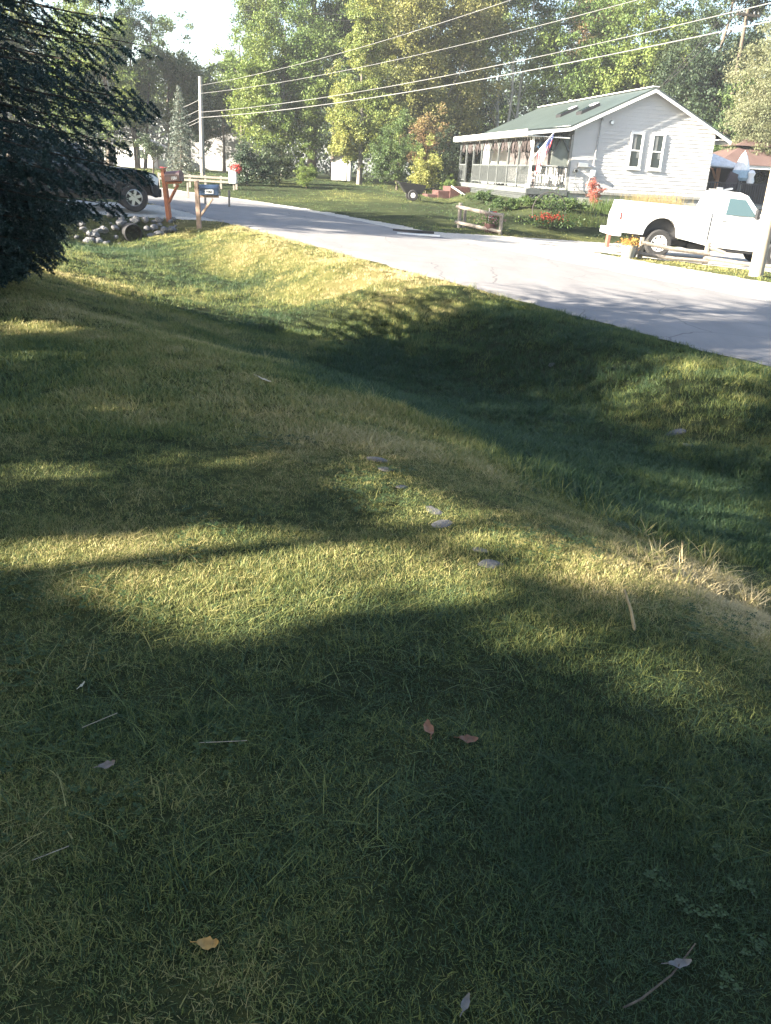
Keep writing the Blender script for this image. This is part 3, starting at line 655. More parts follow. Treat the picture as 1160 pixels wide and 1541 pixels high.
for u, y, h, rr, lm, tx in ((90, 62, 11, 3.4, 'bright', 'light green tree glimpsed through the spruce boughs, near the road'), (20, 60, 12, 3.4, 'yellow', 'golden tree glimpsed through the spruce boughs, far left'), (-60, 58, 12, 3.6, 'mid', 'green tree hidden behind the spruce, farthest left'), (135, 78, 8.5, 3.6, 'mid', 'green tree far down the road behind the pickup')):
    tree('broadleaf_tree', tx, 'tree', bt(u, y), h*.8, .22, [(0, 0, h*.55, rr, 2.6, h*.42)], lm, int(32*rr*h/6), 55, .7, .23, group=L_, holes=.25)
# far wood line that closes the view
def woodline(name, pts, h, label, n=900):
    C = []
    for (x0, y0), (x1, y1) in zip(pts[:-1], pts[1:]):
        L = math.hypot(x1-x0, y1-y0); k = int(n*L/60); q = rng.random(k); x = x0+(x1-x0)*q+rng.normal(0, 2, k); y = y0+(y1-y0)*q+rng.normal(0, 2, k)
        top = h*(.55+.7*fbm(x*.10, y*.10)); z = rng.random(k)**.7*top
        C.append(np.stack([x, y, z], 1))
    c = np.concatenate(C); P = np.repeat(c, 26, 0)+rng.normal(0, .75, (len(c)*26, 3)); P[:, 2] = np.abs(P[:, 2])
    V, F = leafquads(P, .55, 1.5); o = mesh_np(name, V, F, LM['dark']); finish(o, 'stuff', label, 'wood')
woodline('far_wood', [(-75, 70), (-45, 96), (-15, 104), (25, 100), (60, 84), (75, 60)], 10, 'far dark wood closing the view behind all the trees', 1100)
# ---- shrubs
SH = 'shrubs along the edge of the trees'
tree('dark_shrub', 'big dark juniper like shrub at the road edge right of the red and white box', 'shrub', bt(372, 47.5), 1.6, .06, [(0, 0, .95, .75, .7, 1.15), (.9, .1, .75, .8, .6, .9), (-.25, 0, 1.6, .4, .4, .7)], 'pine', 170, 70, .28, .09, group=SH, holes=.1)
tree('dark_shrub', 'dark shaded brush between the juniper shrub and the small yellow green bush', 'shrub', bt(420, 50), 1.5, .06, [(0, 0, .9, 1.4, .7, 1.2)], 'dark', 130, 60, .3, .1, group=SH, holes=.15)
tree('round_bush', 'small round yellow green bush standing at the lawn edge', 'shrub', bt(461, 47.5), .9, .04, [(0, 0, .75, .58, .55, .78)], 'bright', 90, 60, .18, .07, group=SH, holes=.1)
tree('tall_bush', 'tall rounded green bush left of the lemon yellow one', 'shrub', bt(597, 52), 3, .08, [(0, 0, 2.0, 1.35, 1.1, 1.9), (-.9, 0, 1.4, .8, .8, 1.3)], 'mid', 260, 66, .32, .1, group=SH, holes=.22)
tree('tall_bush', 'brownish topped bush behind the lemon yellow one', 'shrub', bt(640, 54), 3, .08, [(0, 0, 2.5, 1.2, 1, 1.7)], 'red', 170, 60, .32, .11, group=SH, holes=.2)
tree('yellow_bush', 'lemon yellow bush close to the left end of the porch', 'shrub', bt(641, 50), 2, .06, [(0, 0, 1.35, .75, .7, 1.35), (-.3, 0, .8, .6, .6, .8)], 'yellow', 170, 66, .26, .09, group=SH, holes=.15)
tree('dark_shrub', 'dark green shrub between the lemon yellow bush and the porch', 'shrub', bt(668, 53), 2, .06, [(0, 0, 1.6, .8, .9, 1.7)], 'dark', 130, 60, .3, .1, group=SH, holes=.1)
tree('low_plant', 'pale green leafy plant at the foot of the porch end', 'plant', bt(676, 49.5), .7, .03, [(0, 0, .5, .45, .4, .6)], 'bright', 50, 50, .16, .08, group=None, holes=0)
LM['burn'] = leafmat('leaves_burning_bush', [(.22, .06, .05), (.34, .10, .08), (.42, .16, .11), (.36, .2, .12)])
p = hit(893, 318)
tree('red_shrub', 'thin coral red shrub in front of the house wall', 'shrub', p, 1.0, .03, [(0, 0, .72, .34, .3, .55), (-.12, 0, 1.0, .25, .2, .35)], 'burn', 60, 44, .14, .055, group=None, holes=.1, nl=16)
p = hit(925, 308)
tree('low_plant', 'low grey green plant between the red shrub and the tan grasses', 'plant', p, .5, .02, [(0, 0, .35, .5, .4, .35), (.7, 0, .3, .5, .4, .35)], 'mid', 80, 40, .14, .07, holes=0)
for i, (u, y) in enumerate(((760, 36.5), (800, 36.4), (838, 36.2), (862, 36.6), (728, 40.2))):
    p = aty(u, 305, y); p[2] = T1(p[0], y)
    tree('low_plant', ['leafy plant under the porch lattice, second from the left', 'leafy plant under the porch corner', 'leafy plant under the side lattice', 'leafy plant below the electric meter', 'leafy plant beside the porch steps'][i], 'plant', p, .35, .02, [(0, 0, .22, .75, .35, .24)], 'mid', 80, 34, .13, .075, group='leafy plants along the porch', holes=0)
# ================================================================== OBJECT MATERIALS
def siding(name, c, pitch=.115, dk=.86):
    m, nt, p, o = mat(name); t = N(nt, 'ShaderNodeTexCoord').outputs['Object']
    sx = N(nt, 'ShaderNodeSeparateXYZ'); nt.links.new(t, sx.inputs[0])
    fr = mth(nt, 'FRACT', mth(nt, 'DIVIDE', sx.outputs[2], pitch))
    f = noise(nt, .8, 4, t); cc = ramp(nt, f, [(.3, tuple(k*dk for k in c)), (.7, c)])
    nt.links.new(cc, p.inputs['Base Color']); p.inputs['Roughness'].default_value = .5
    return m
def roofmetal(name, c, pitch=.3, axis=1):
    m, nt, p, o = mat(name); t = N(nt, 'ShaderNodeTexCoord').outputs['Object']
    sx = N(nt, 'ShaderNodeSeparateXYZ'); nt.links.new(t, sx.inputs[0])
    fr = mth(nt, 'PINGPONG', sx.outputs[axis], pitch/2); rb = mth(nt, 'LESS_THAN', fr, .02)
    f = noise(nt, .7, 5, t, .65); nt.links.new(ramp(nt, f, [(.3, tuple(k*.7 for k in c)), (.7, c)]), p.inputs['Base Color'])
    p.inputs['Roughness'].default_value = .5; bump(nt, rb, .8, .02, p); return m
def glass(name, c=(.02, .03, .035), r=.05):
    m, nt, p, o = mat(name); p.inputs['Base Color'].default_value = (*c, 1); p.inputs['Roughness'].default_value = r
    p.inputs['Specular IOR Level'].default_value = .8; bump(nt, noise(nt, 3, 2, objco(nt)), .05, .01, p); return m
M_SIDE = siding('white_siding', (.82, .82, .82), dk=.93); M_WHITE = plain('white_paint', (.80, .80, .78), .45, sc=3, var=.06)
M_TRIM = plain('white_trim', (.78, .78, .77), .5, sc=2, var=.08); M_GRN = roofmetal('green_metal_roof', (.045, .062, .058))
M_CONC = plain('foundation_concrete', (.30, .30, .29), .9, sc=5, bmp=.3); M_GREYW = wood('grey_weathered_wood', (.30, .30, .28), (.15, .15, .145), (3, 3, .7))
M_GREYR = plain('grey_painted_rail', (.085, .095, .095), .7, sc=8, var=.15); M_GLASS = glass('window_glass'); M_DARK = plain('black_plastic', (.02, .02, .022), .5, sc=20)
M_TEAL = glass('cab_glass', (.06, .10, .11), .08); M_BLK = plain('black_rubber', (.022, .022, .023), .85, sc=20, bmp=.2); M_CHR = plain('bright_metal', (.62, .62, .63), .3, .9, var=.05)
M_RED = wood('red_brown_wood', (.085, .035, .030), (.045, .02, .018)); M_POST1 = wood('orange_stained_post', (.36, .13, .06), (.22, .075, .04), (4, 4, .8)); M_POST2 = wood('tan_weathered_post', (.34, .24, .18), (.20, .14, .105), (4, 4, .8))
M_MAROON = plain('dark_maroon_box', (.055, .018, .025), .35, sc=10); M_BLUBOX = plain('navy_box', (.025, .045, .085), .3, sc=10, spec=.6)
M_POLE = wood('utility_pole_wood', (.38, .33, .26), (.22, .185, .14), (6, 6, .35), bs=.6); M_POLEG = wood('grey_pole_wood', (.30, .29, .27), (.18, .17, .16), (6, 6, .35))
M_WIRE = plain('bright_cable', (.24, .24, .24), .5, .3, sc=1); M_WIRED = plain('black_cable', (.03, .03, .03), .6, sc=1)
M_NAVY = plain('dark_blue_car_paint', (.006, .011, .018), .35, 0, .05, sc=1.5, spec=.3, coat=.05); M_VAN = plain('white_car_paint', (.78, .78, .77), .3, 0, .05, sc=1.2, coat=.5)
M_RAIL = wood('split_rail_wood', (.27, .235, .20), (.15, .13, .11), (2, 2, 2)); M_GAZ = roofmetal('faded_red_metal_roof', (.12, .078, .072), .5, 0); M_GAZW = wood('cedar_frame', (.42, .22, .12), (.28, .14, .08))
M_BLKRAIL = plain('black_rail_paint', (.03, .032, .04), .55, sc=6); M_STONE = None
m, nt, p, o_ = mat('field_stone'); t = objco(nt); oi = N(nt, 'ShaderNodeObjectInfo')
f = noise(nt, 3, 6, t, .7); c = ramp(nt, f, [(.3, (.045, .045, .05)), (.7, (.12, .12, .125))]); c = mixc(nt, mth(nt, 'MULTIPLY', oi.outputs['Random'], .4), c, (.17, .165, .16))
nt.links.new(c, p.inputs['Base Color']); p.inputs['Roughness'].default_value = .9; bump(nt, f, .6, .02, p); M_STONE = m
M_STONE2 = plain('pale_limestone', (.16, .16, .165), .9, sc=3, var=.35, bmp=.4)
def text_mesh(name, txt, size, mtl, parent, loc, rot, ext=.002):
    cu = bpy.data.curves.new(name, 'FONT'); cu.body = txt; cu.size = size; cu.align_x = 'CENTER'; cu.align_y = 'CENTER'; cu.extrude = ext; cu.offset = size*.02
    tmp = bpy.data.objects.new(name+'_tmp', cu); COL.objects.link(tmp); bpy.context.view_layer.update()
    me = bpy.data.meshes.new_from_object(tmp.evaluated_get(bpy.context.evaluated_depsgraph_get())); bpy.data.objects.remove(tmp); me.name = name
    me.materials.clear(); me.materials.append(mtl); o = bpy.data.objects.new(name, me); COL.objects.link(o); o.parent = parent; o.location = loc; o.rotation_euler = rot; return o

# ================================================================== HOUSE  (local x along the gable, y along the ridge)
HA = .182; HP = np.array([6.96, 38.79, 1.13]); W_ = 6.31; L_H = 14.0
HM = Matrix.Translation(Vector([float(c) for c in HP])) @ Matrix.Rotation(HA, 4, 'Z')
def hw(x, y, z): return HM @ Vector((x, y, z))
house = empty('house', HP, HA, 'single storey white house with green metal roof and a covered porch', 'house')
HE = 2.53; HR = 4.03; PX0 = -1.77; PE = 2.30
mb = MB(); gab = [(0, 0), (W_, 0), (W_, HE), (W_/2, HR), (0, HE)]; mb.prism(gab, 0, L_H)
PT = .15; k = 0
while k*PT < HR-.05:
    z0, z1 = k*PT, (k+1)*PT
    def ext(z): return 0 if z <= HE else min(W_/2-.02, (z-HE)/(HR-HE)*W_/2)
    e0, e1 = ext(z0)+.001, ext(min(z1, HR-.01))+.001; z1 = min(z1, HR-.01)
    mb.add([(e0, -.019, z0+.001), (W_-e0, -.019, z0+.001), (W_-e1, -.004, z1), (e1, -.004, z1), (e0, -.002, z0+.001), (W_-e0, -.002, z0+.001)], [(0, 1, 2, 3), (0, 4, 5, 1)]); k += 1; mb.build('wall', M_SIDE, house)
mb = MB(); mb.box(.05, W_-.05, .05, L_H-.05, -1.0, -.004); mb.box(-.01, W_+.01, -.02, L_H, -.10, -.003, 1); mb.build('foundation', [M_CONC, M_GREYW], house)
mb = MB(); o = .33; th = .07
def slab(mb, x0, z0, x1, z1, y0, y1, t, mi=0): mb.prism([(x0, z0), (x1, z1), (x1, z1+t), (x0, z0+t)], y0, y1, mi)
sl = (HR-HE)/(W_/2)
slab(mb, -.32, HE-.32*sl+.03, W_/2, HR+.03, -o, L_H+o, th); slab(mb, W_+.55, HE-.55*sl+.03, W_/2, HR+.03, -o, L_H+o, th)
slab(mb, PX0-.36, PE-.12, -.25, HE-.10, -o-.01, L_H-1.6, .06)
roof = mb.build('roof', M_GRN, house)
mb = MB()      # white boards: ridge cap, eave and rake boards
mb.bar((W_/2, -o-.01, HR+.115), (W_/2, L_H+o, HR+.115), .30, .03)
for y in (-o-.035,): 
    mb.prism([(-.34, HE-.34*sl-.10), (W_/2, HR-.10), (W_/2, HR+.02), (-.34, HE-.34*sl+.02)], y, y+.03); mb.prism([(W_+.57, HE-.57*sl-.10), (W_/2, HR-.10), (W_/2, HR+.02), (W_+.57, HE-.57*sl+.02)], y-.002, y+.03)
    mb.prism([(PX0-.38, PE-.27), (-.30, HE-.25), (-.30, HE-.12), (PX0-.38, PE-.13)], y+.002, y+.035)
mb.box(PX0-.40, PX0-.365, -o-.03, L_H-1.6, PE-.27, PE-.05); mb.box(-.36, -.325, -o, L_H+o, HE-.19, HE-.04)
mb.box(W_+.55, W_+.58, -o, L_H+o, HE-.36, HE-.22)
mb.build('fascia', M_TRIM, roof)
mb = MB(); mb.box(-.30, -.005, -o+.02, L_H+.3, HE-.2, HE-.18); mb.box(W_+.005, W_+.54, -o+.02, L_H+.3, HE-.22, HE-.20); mb.box(PX0-.34, -.28, -o+.03, L_H-1.62, PE-.30, PE-.27); mb.build('soffit', M_TRIM, roof)
for y0, tx in ((2.0, 'right skylight'), (4.6, 'left skylight')):
    zc = lambda x: HE+x*sl+.10
    r = MB(); r.prism([(.95, zc(.95)), (1.75, zc(1.75)), (1.75, zc(1.75)+.13), (.95, zc(.95)+.13)], y0, y0+.65); sk = r.build('skylight', M_DARK, roof)
    r = MB(); r.prism([(.99, zc(.99)+.131), (1.71, zc(1.71)+.131), (1.71, zc(1.71)+.15), (.99, zc(.99)+.15)], y0+.04, y0+.61); 
    # sub-part stays two levels below the house through the roof; pane joined as its own face material
    sk.data.materials.append(M_GLASS)
    bpy.data.objects.remove(sk); r.prism([(.95, zc(.95)), (1.75, zc(1.75)), (1.75, zc(1.75)+.13), (.95, zc(.95)+.13)], y0, y0+.65, 1); r.prism([(1.5, zc(1.5)+.15), (1.71, zc(1.71)+.15), (1.71, zc(1.71)+.17), (1.5, zc(1.5)+.17)], y0+.04, y0+.61, 2)
    r.build('skylight', [M_GLASS, M_DARK, M_WHITE], roof)
mb = MB(); mb.tube([(4.3, 12.6, 2.9), (4.3, 12.6, 4.42)], .09, 12); mb.tube([(4.3, 12.6, 4.42), (4.3, 12.6, 4.5)], .13, 12); mb.build('vent_pipe', M_CHR, roof, smooth=True)
# gable windows
for xw, tx in ((2.78, 'left gable window'), (3.74, 'right gable window')):
    mb = MB(); w2 = .21; z0, z1 = 1.08, 2.34
    for a in ((-w2-.09, -w2, z0-.09, z1+.09), (w2, w2+.09, z0-.09, z1+.09), (-w2, w2, z1, z1+.09), (-w2, w2, z0-.09, z0), (-w2, w2, (z0+z1)/2-.025, (z0+z1)/2+.025)):
        mb.box(xw+a[0], xw+a[1], -.065, -.003, a[2], a[3])
    mb.box(xw-w2-.12, xw+w2+.12, -.09, -.004, z0-.13, z0-.092)
    wn_ = mb.build('window', M_TRIM, house, bevel=.006)
    MB().box(xw-w2+.002, xw+w2-.002, -.040, -.006, z0+.002, z1-.002).build('pane', M_GLASS, wn_)
    c_ = MB()
    c_.box(xw-w2+.01, xw-.02, -.046, -.0425, (z0+z1)/2+.03, z1-.02); c_.box(xw+.07, xw+w2-.02, -.046, -.0425, z0+.35, (z0+z1)/2-.04); c_.build('curtain', plain('grey_curtain_'+str(int(xw*10)), (.16, .17, .17), .8), wn_)
# porch: wall details behind
for y0, y1, z0, z1 in ((1.2, 2.5, .85, 2.0), (7.2, 8.3, .85, 2.0)):
    pw = MB().box(-.035, -.004, y0, y1, z0, z1).build('porch_window', M_GLASS, house); mb = MB()
    for a in ((y0-.08, y0, z0-.08, z1+.08), (y1, y1+.08, z0-.08, z1+.08), (y0, y1, z1, z1+.08), (y0, y1, z0-.08, z0), ((y0+y1)/2-.03, (y0+y1)/2+.03, z0, z1)): mb.box(-.05, -.003, *a)
    mb.build('window_frame', M_TRIM, pw)
dr = MB().box(-.045, -.004, 4.4, 5.3, .02, 2.02).build('door', plain('dark_door', (.10, .08, .075), .5), house)
MB().lathe([(0, -.07), (.03, -.07), (.03, -.045), (.012, -.045), (.012, 0)], 'x', 12, (-.045, 5.2, 1.0)).build('handle', M_CHR, dr, smooth=True)
porch = MB(); porch.box(PX0-.06, -.005, -.02, L_H-1.6, -.14, 0); porch.box(PX0-.08, PX0-.061, -.03, L_H-1.6, -.20, .012); porch.box(PX0-.06, -.02, -.045, -.021, -.22, .012); porch.build('deck', M_GREYR, house)
PY = [0.04, 1.75, 3.3, 4.9, 6.4, 7.9, 9.5, 11.0, 12.3]
pz = PE-.30
for i, y in enumerate(PY):
    mb = MB(); mb.box(PX0, PX0+.085, y-.042, y+.042, .0, pz)
    for s_ in (-1, 1):
        if (i == 0 and s_ < 0) or (i == len(PY)-1 and s_ > 0): continue
        mb.bar((PX0+.042, y+s_*.03, pz-.42), (PX0+.042, y+s_*.36, pz-.01), .07)
    mb.build('post', M_GREYR if i else M_TRIM, house)
mb = MB(); mb.box(-.10, -.01, .0, .085, .0, pz+.15); mb.build('post', M_GREYW, house)
for y0, y1 in zip(PY[:-1], PY[1:]):
    if abs(y0-9.5) < .1: continue
    mb = MB(); mb.box(PX0+.01, PX0+.075, y0+.043, y1-.043, .86, .92); mb.box(PX0+.02, PX0+.065, y0+.043, y1-.043, .10, .15)
    n = int((y1-y0)/.13)
    for k in range(1, n): 
        yy = y0+(y1-y0)*k/n; mb.box(PX0+.025, PX0+.055, yy-.016, yy+.016, .15, .86)
    mb.build('railing', M_GREYR, house)
mb = MB(); mb.box(PX0+.09, -.11, .02, .08, .86, .92); mb.box(PX0+.09, -.11, .03, .07, .10, .15)
for k in range(1, 13): xx = PX0+.09+(abs(PX0)-.2)*k/13; mb.box(xx-.016, xx+.016, .035, .065, .15, .86)
mb.build('railing', M_GREYR, house)
mb = MB()       # lattice skirts
def lattice(mb, a, b, z0, z1, nrm, st_=.16, w=.032):
    a = Vector(a); b = Vector(b); L = (b-a).length; d = (b-a).normalized(); H = z1-z0
    for sg in (1, -1):
        k = -H
        while k < L:
            t0, t1 = max(0, k), min(L, k+H)
            if t1-t0 > .03:
                zz0 = (t0-k); zz1 = (t1-k)
                if sg < 0: zz0, zz1 = H-zz0, H-zz1
                o_ = Vector(nrm)*(.006*sg)
                mb.bar(a+d*t0+Vector((0, 0, z0+zz0))+o_, a+d*t1+Vector((0, 0, z0+zz1))+o_, .008, w, up=nrm) if False else mb.bar(a+d*t0+Vector((0, 0, z0+zz0))+o_, a+d*t1+Vector((0, 0, z0+zz1))+o_, w, .008, up=nrm)
            k += st_
lattice(mb, (PX0-.03, -.02, 0), (-.02, -.02, 0), -.72, -.16, (0, -1, 0)); lattice(mb, (PX0-.05, 0, 0), (PX0-.05, 9.4, 0), -.72, -.16, (-1, 0, 0))
mb.box(PX0-.07, -.02, -.03, -.01, -.80, -.72); mb.build('lattice_skirt', M_GREYR, house)
# near-black block standing in for the shade behind the lattice
mb = MB(); mb.box(PX0+.25, -.03, .35, 9.2, -.85, -.15); mb.build('crawl_space_shade', plain('crawl_space_dark', (.03, .03, .03), .9), house)
mb = MB()      # steps and landing of red brown boards at the open bay
mb.box(PX0-1.15, PX0-.09, 9.2, 10.9, -.95, -.22); mb.box(PX0-1.75, PX0-1.15, 9.3, 10.8, -.95, -.45); mb.box(PX0-2.3, PX0-1.75, 9.4, 10.7, -.95, -.66)
mb.build('steps', M_RED, house, bevel=.015); 
mb = MB(); mb.bar((PX0-1.1, 9.22, -.2), (PX0-.35, 8.2, -.72), .05, .09); mb.build('ramp_board', M_GREYW, house)
# hanging things under the porch eave
M_FR = plain('dark_dried_garland', (.075, .06, .06), .9, sc=20)
for bi, (y0, y1) in enumerate(zip(PY[:-1], PY[1:])):
    mb = MB(); k = int((y1-y0)/.085)
    for j in range(k):
        yy = y0+.08+(y1-y0-.16)*j/k+random.uniform(-.02, .02); L = abs(math.sin(j*.9+bi))*.34+random.uniform(.08, .32); xx = PX0+.04+random.uniform(-.03, .06)
        seg = 4; pts = [(xx+random.uniform(-.012, .012), yy+random.uniform(-.02, .02), pz-L*q/seg) for q in range(seg+1)]
        mb.tube(pts, [.010, .018, .012, .02, .008], 4)
    mb.build('hanging_garland', M_FR, house)
mb = MB(); k = 15
for j in range(k):
    xx = PX0+.12+1.1*j/k; L = random.uniform(.1, .42); mb.tube([(xx, .05, PE-.27+.13*j/k), (xx+.01, .05, PE-.30-L/2), (xx-.01, .05, PE-.3-L)], [.01, .016, .008], 4)
mb.build('hanging_garland', M_FR, house)
for j in range(3):
    y = (10.2, 11.6, 12.8)[j] if j < 2 else 6.0
mb = MB(); g = [(PX0+.5, .6+6.0*i/24, 0) for i in range(25)]     # added dark sheet behind the rail, standing in for the dim porch interior
for i in range(24):
    for zz in ((.95, 1.9),):
        a = .06*math.sin(i*1.3); b = .06*math.sin((i+1)*1.3); mb.add([(PX0+.95+a, g[i][1], .92), (PX0+.95+b, g[i+1][1], .92), (PX0+.95+b*.5, g[i+1][1], 1.98), (PX0+.95+a*.5, g[i][1], 1.98)], [(0, 1, 2, 3)])
sc_ = mb.build('porch_dark_sheet', plain('porch_dark_brown', (.085, .075, .075), .9), house); md = sc_.modifiers.new('t', 'SOLIDIFY'); md.thickness = .01
MB().box(-.85, -.12, .10, .13, .93, pz+.05).build('privacy_panel', plain('sage_grey_panel', (.17, .19, .17), .8, sc=3), house)
for a_, b_ in (((-.85, .05, 1.35), (-.45, .05, 2.1)), ((PX0+.08, .05, 1.5), (PX0+.45, .05, 1.98)), ((-.12, .05, 1.5), (-.5, .05, 2.1))): MB().bar(a_, b_, .07).build('brace', M_GREYR, house)
# electric service on the gable
mb = MB(); mb.tube([(1.08, -.06, 2.75), (.98, -.06, 1.02)], .028, 8); mb.tube([(1.08, -.06, 2.75), (1.08, -.12, 2.83), (1.08, -.2, 2.78)], .035, 8); mb.tube([(.96, -.06, .78), (.78, -.06, .05)], .022, 8); mb.build('service_conduit', plain('grey_conduit', (.28, .29, .30), .5), house, smooth=True)
mb = MB(); mb.box(.30, .72, -.16, -.004, .94, 1.12); mb.tube([(.74, -.08, .98), (1.0, -.08, .98)], .03, 8); mb.build('service_panel', M_CHR, house, bevel=.01)
mb = MB(); mb.box(.88, 1.1, -.12, -.004, .55, .86); mb.lathe([(0, -.20), (.08, -.20), (.09, -.12)], 'y', 16, (.99, 0, .68)); mb.build('electric_meter', plain('meter_grey', (.5, .52, .54), .4), house, bevel=.008)
mb = MB(); mb.lathe([(.05, -.16), (.08, -.16), (.08, -.03), (.05, -.03)], 'y', 16, (.22, 0, .78)); mb.tube([(.22, -.1, .70), (.3, -.1, .2), (.5, -.1, .03), (.9, -.12, .0)], .014, 6); mb.build('hose_reel', M_GREYR, house)
mb = MB(); mb.lathe([(.0, -.12), (.07, -.12), (.10, -.03)], 'y', 14, (1.55, 0, 2.72)); mb.tube([(1.55, -.05, 2.82), (1.5, -.07, 2.9)], .02, 6); mb.build('gable_lamp', M_CHR, house, smooth=True)
mb = MB(); mb.box(4.2, 5.0, -.028, -.004+.05, -.5, -.14); mb.build('basement_hatch', plain('hatch_grey', (.33, .32, .33), .6), house)
# ---- things hanging on / standing on the porch
fl = empty('flag', hw(PX0+.02, -.03, 1.12), HA, 'red white and blue striped flag hanging from a slanted pole at the porch corner', 'flag')
B_ = Vector((.72, -.42, 1.08)); MB().tube([(0, 0, 0), B_], .014, 8).build('flagpole', M_TRIM, fl, smooth=True)
MB().cbox((0, -.01, 0), (.07, .07, .1)).build('bracket', M_CHR, fl, bevel=.01)
nu, nv = 13, 22; vs = []; mi = []
for j in range(nv+1):
    for i in range(nu+1):
        a = i/nu; b = j/nv; pnt = B_*(1-.72*a); drop = .90*b
        fold = math.sin(a*11+b*2)*.06*b+math.sin(a*9)*.03*b
        base_ = Vector((pnt.x*(1-.25*b)+.06*b+fold*.4, pnt.y*(1-.2*b)+fold, pnt.z-drop*(.80+.15*a)))
        vs.append(base_)
fs = []
for j in range(nv):
    for i in range(nu):
        q = j*(nu+1)+i; fs.append((q, q+1, q+nu+2, q+nu+1)); mi.append(2 if (i < 7 and j < 9) else (1 if i % 2 else 0))
m_fr = plain('flag_red', (.42, .015, .03), .8, sc=30); m_fw = plain('flag_white', (.48, .48, .50), .8, sc=30); m_fb = plain('flag_blue', (.03, .05, .16), .8, sc=30)
mb = MB(); mb.v = [tuple(v) for v in vs]; mb.f = fs; mb.m = mi; fo = mb.build('flag_cloth', [m_fr, m_fw, m_fb], fl, smooth=True)
nt_ = m_fb.node_tree; p_ = nt_.nodes['Principled BSDF']; vz = N(nt_, 'ShaderNodeTexVoronoi'); vz.inputs['Scale'].default_value = 11; vz.inputs['Randomness'].default_value = .25; nt_.links.new(objco(nt_), vz.inputs['Vector'])
nt_.links.new(mixc(nt_, mth(nt_, 'LESS_THAN', vz.outputs['Distance'], .22), (.02, .035, .13), (.62, .62, .64)), p_.inputs['Base Color'])
ht = empty('hanging_bundle', hw(-1.0, .45, 1.68), HA, 'blue rolled hammock bundle slung under the porch roof behind the flag', 'hammock')
mb = MB(); pts = [(-.45+.9*i/10, .03*math.sin(i), .12*(2*i/10-1)**2) for i in range(11)]; mb.tube(pts, [.03, .12, .17, .19, .2, .2, .2, .19, .17, .12, .03], 12); mb.build('cloth', plain('blue_canvas', (.035, .085, .17), .8), ht, smooth=True)
MB().tube([(-.45, 0, .12), (-.65, 0, .5)], .012, 5).build('rope', M_GREYR, ht); MB().tube([(.45, 0, .12), (.62, 0, .55)], .012, 5).build('rope', M_GREYR, ht)
def chair(loc, rz, mt, label):
    r = empty('porch_chair', loc, rz, label, 'chair', 'chairs on the porch')
    MB().box(-.24, .24, -.22, .22, .40, .44).build('seat', mt, r, bevel=.01)
    mb = MB(); 
    for k in range(7): mb.bar((-.21+.07*k, .22, .44), (-.21+.07*k, .30, .92), .035, .015)
    mb.bar((-.24, .30, .92), (.24, .30, .92), .03, .05); mb.build('backrest', mt, r)
    for sx in (-.22, .22):
        for sy in (-.2, .2): MB().bar((sx, sy, 0), (sx, sy, .40), .04).build('leg', mt, r)
        MB().bar((sx*1.15, -.24, .62), (sx*1.15, .27, .66), .05, .025).build('armrest', mt, r)
    return r
chair(hw(-.55, .75, .0), HA+2.8, M_WHITE, 'white slatted chair on the porch at the gable end of the railing')
chair(hw(-1.25, 1.1, .0), HA-2.2, M_WHITE, 'white slatted chair on the porch beside the corner post')
tb = empty('porch_table', hw(-.75, 2.2, 0), HA, 'small pale table of pots behind the porch railing', 'table')
MB().box(-.3, .3, -.3, .3, .5, .54).build('table_top', M_TRIM, tb, bevel=.01)
for sx in (-.25, .25):
    for sy in (-.25, .25): MB().bar((sx, sy, 0), (sx, sy, .5), .04).build('leg', M_TRIM, tb)
po = MB().lathe([(0, 0), (.07, 0), (.10, .16), (.09, .16), (.06, .05)], 'z', 16).build('flower_pot', plain('pale_pot', (.7, .7, .68), .6), None, smooth=True, loc=hw(-.75, 2.2, .54)); finish(po, None, 'pale pot standing on the small porch table', 'flower pot')
wb = MB().box(-.10, .10, -.12, .12, 0, .17).build('white_box', M_WHITE, None, bevel=.02, loc=hw(PX0-.02+.14, .30, .015), rot=(0, 0, HA)); finish(wb, None, 'small white box on the porch deck at the corner post', 'box')
mb = MB()
for i in range(7): mb.cbox((0, .22*i, .06+.03*(i % 2)), (.12, .16, .1+.05*(i % 3)), i % 2)
wl = mb.build('shoe_row', [M_DARK, M_TRIM], None, bevel=.02, loc=hw(PX0+.28, 4.6, .01), rot=(0, 0, HA)); finish(wl, None, 'row of dark and pale footwear along the porch floor', 'shoes')

# ================================================================== UTILITY POLES AND LINES
def pole(base, h, r, mt, label, arm=None, lean=(0, 0), ins=True, armz=.5, rot=0):
    p_ = empty('utility_pole', base, rot, label, 'utility pole', 'utility poles')
    MB().tube([(0, 0, -.5), (lean[0]*.5, lean[1]*.5, h*.5), (lean[0], lean[1], h)], [r, r*.85, r*.68], 14).build('pole_shaft', mt, p_, smooth=True)
    if arm:
        MB().bar((-arm+lean[0], -.16, h-armz), (arm+lean[0], -.16, h-armz), .1, .12).build('crossarm', mt, p_)
        for x in (-arm+.15, -arm*.45, arm*.45, arm-.15): MB().lathe([(.0, .0), (.03, .0), (.06, .05), (.03, .09), (.05, .13), (0, .16)], 'z', 10, (x+lean[0], -.16, h-armz+.06)).build('insulator', M_CHR, p_, smooth=True)
    return p_
pa = aty(306, 300, 52); PA = Vector((pa[0], 52, T1(pa[0], 52)))
pole(PA, 5.75-PA.z, .15, M_POLEG, 'grey utility pole standing across the road beyond the mailboxes', ins=False)
pr_ = hit(1137, 416); PR = Vector((float(pr_[0]), float(pr_[1]), float(pr_[2])))
pole(PR, 9.2, .19, M_POLE, 'thick tan utility pole standing in front of the white truck', arm=None)
pbx = aty(171, 280, 78); pole((pbx[0], 78, T1(pbx[0], 78)), 7.6, .14, M_POLEG, 'far utility pole seen between the spruce and the dark poplar')
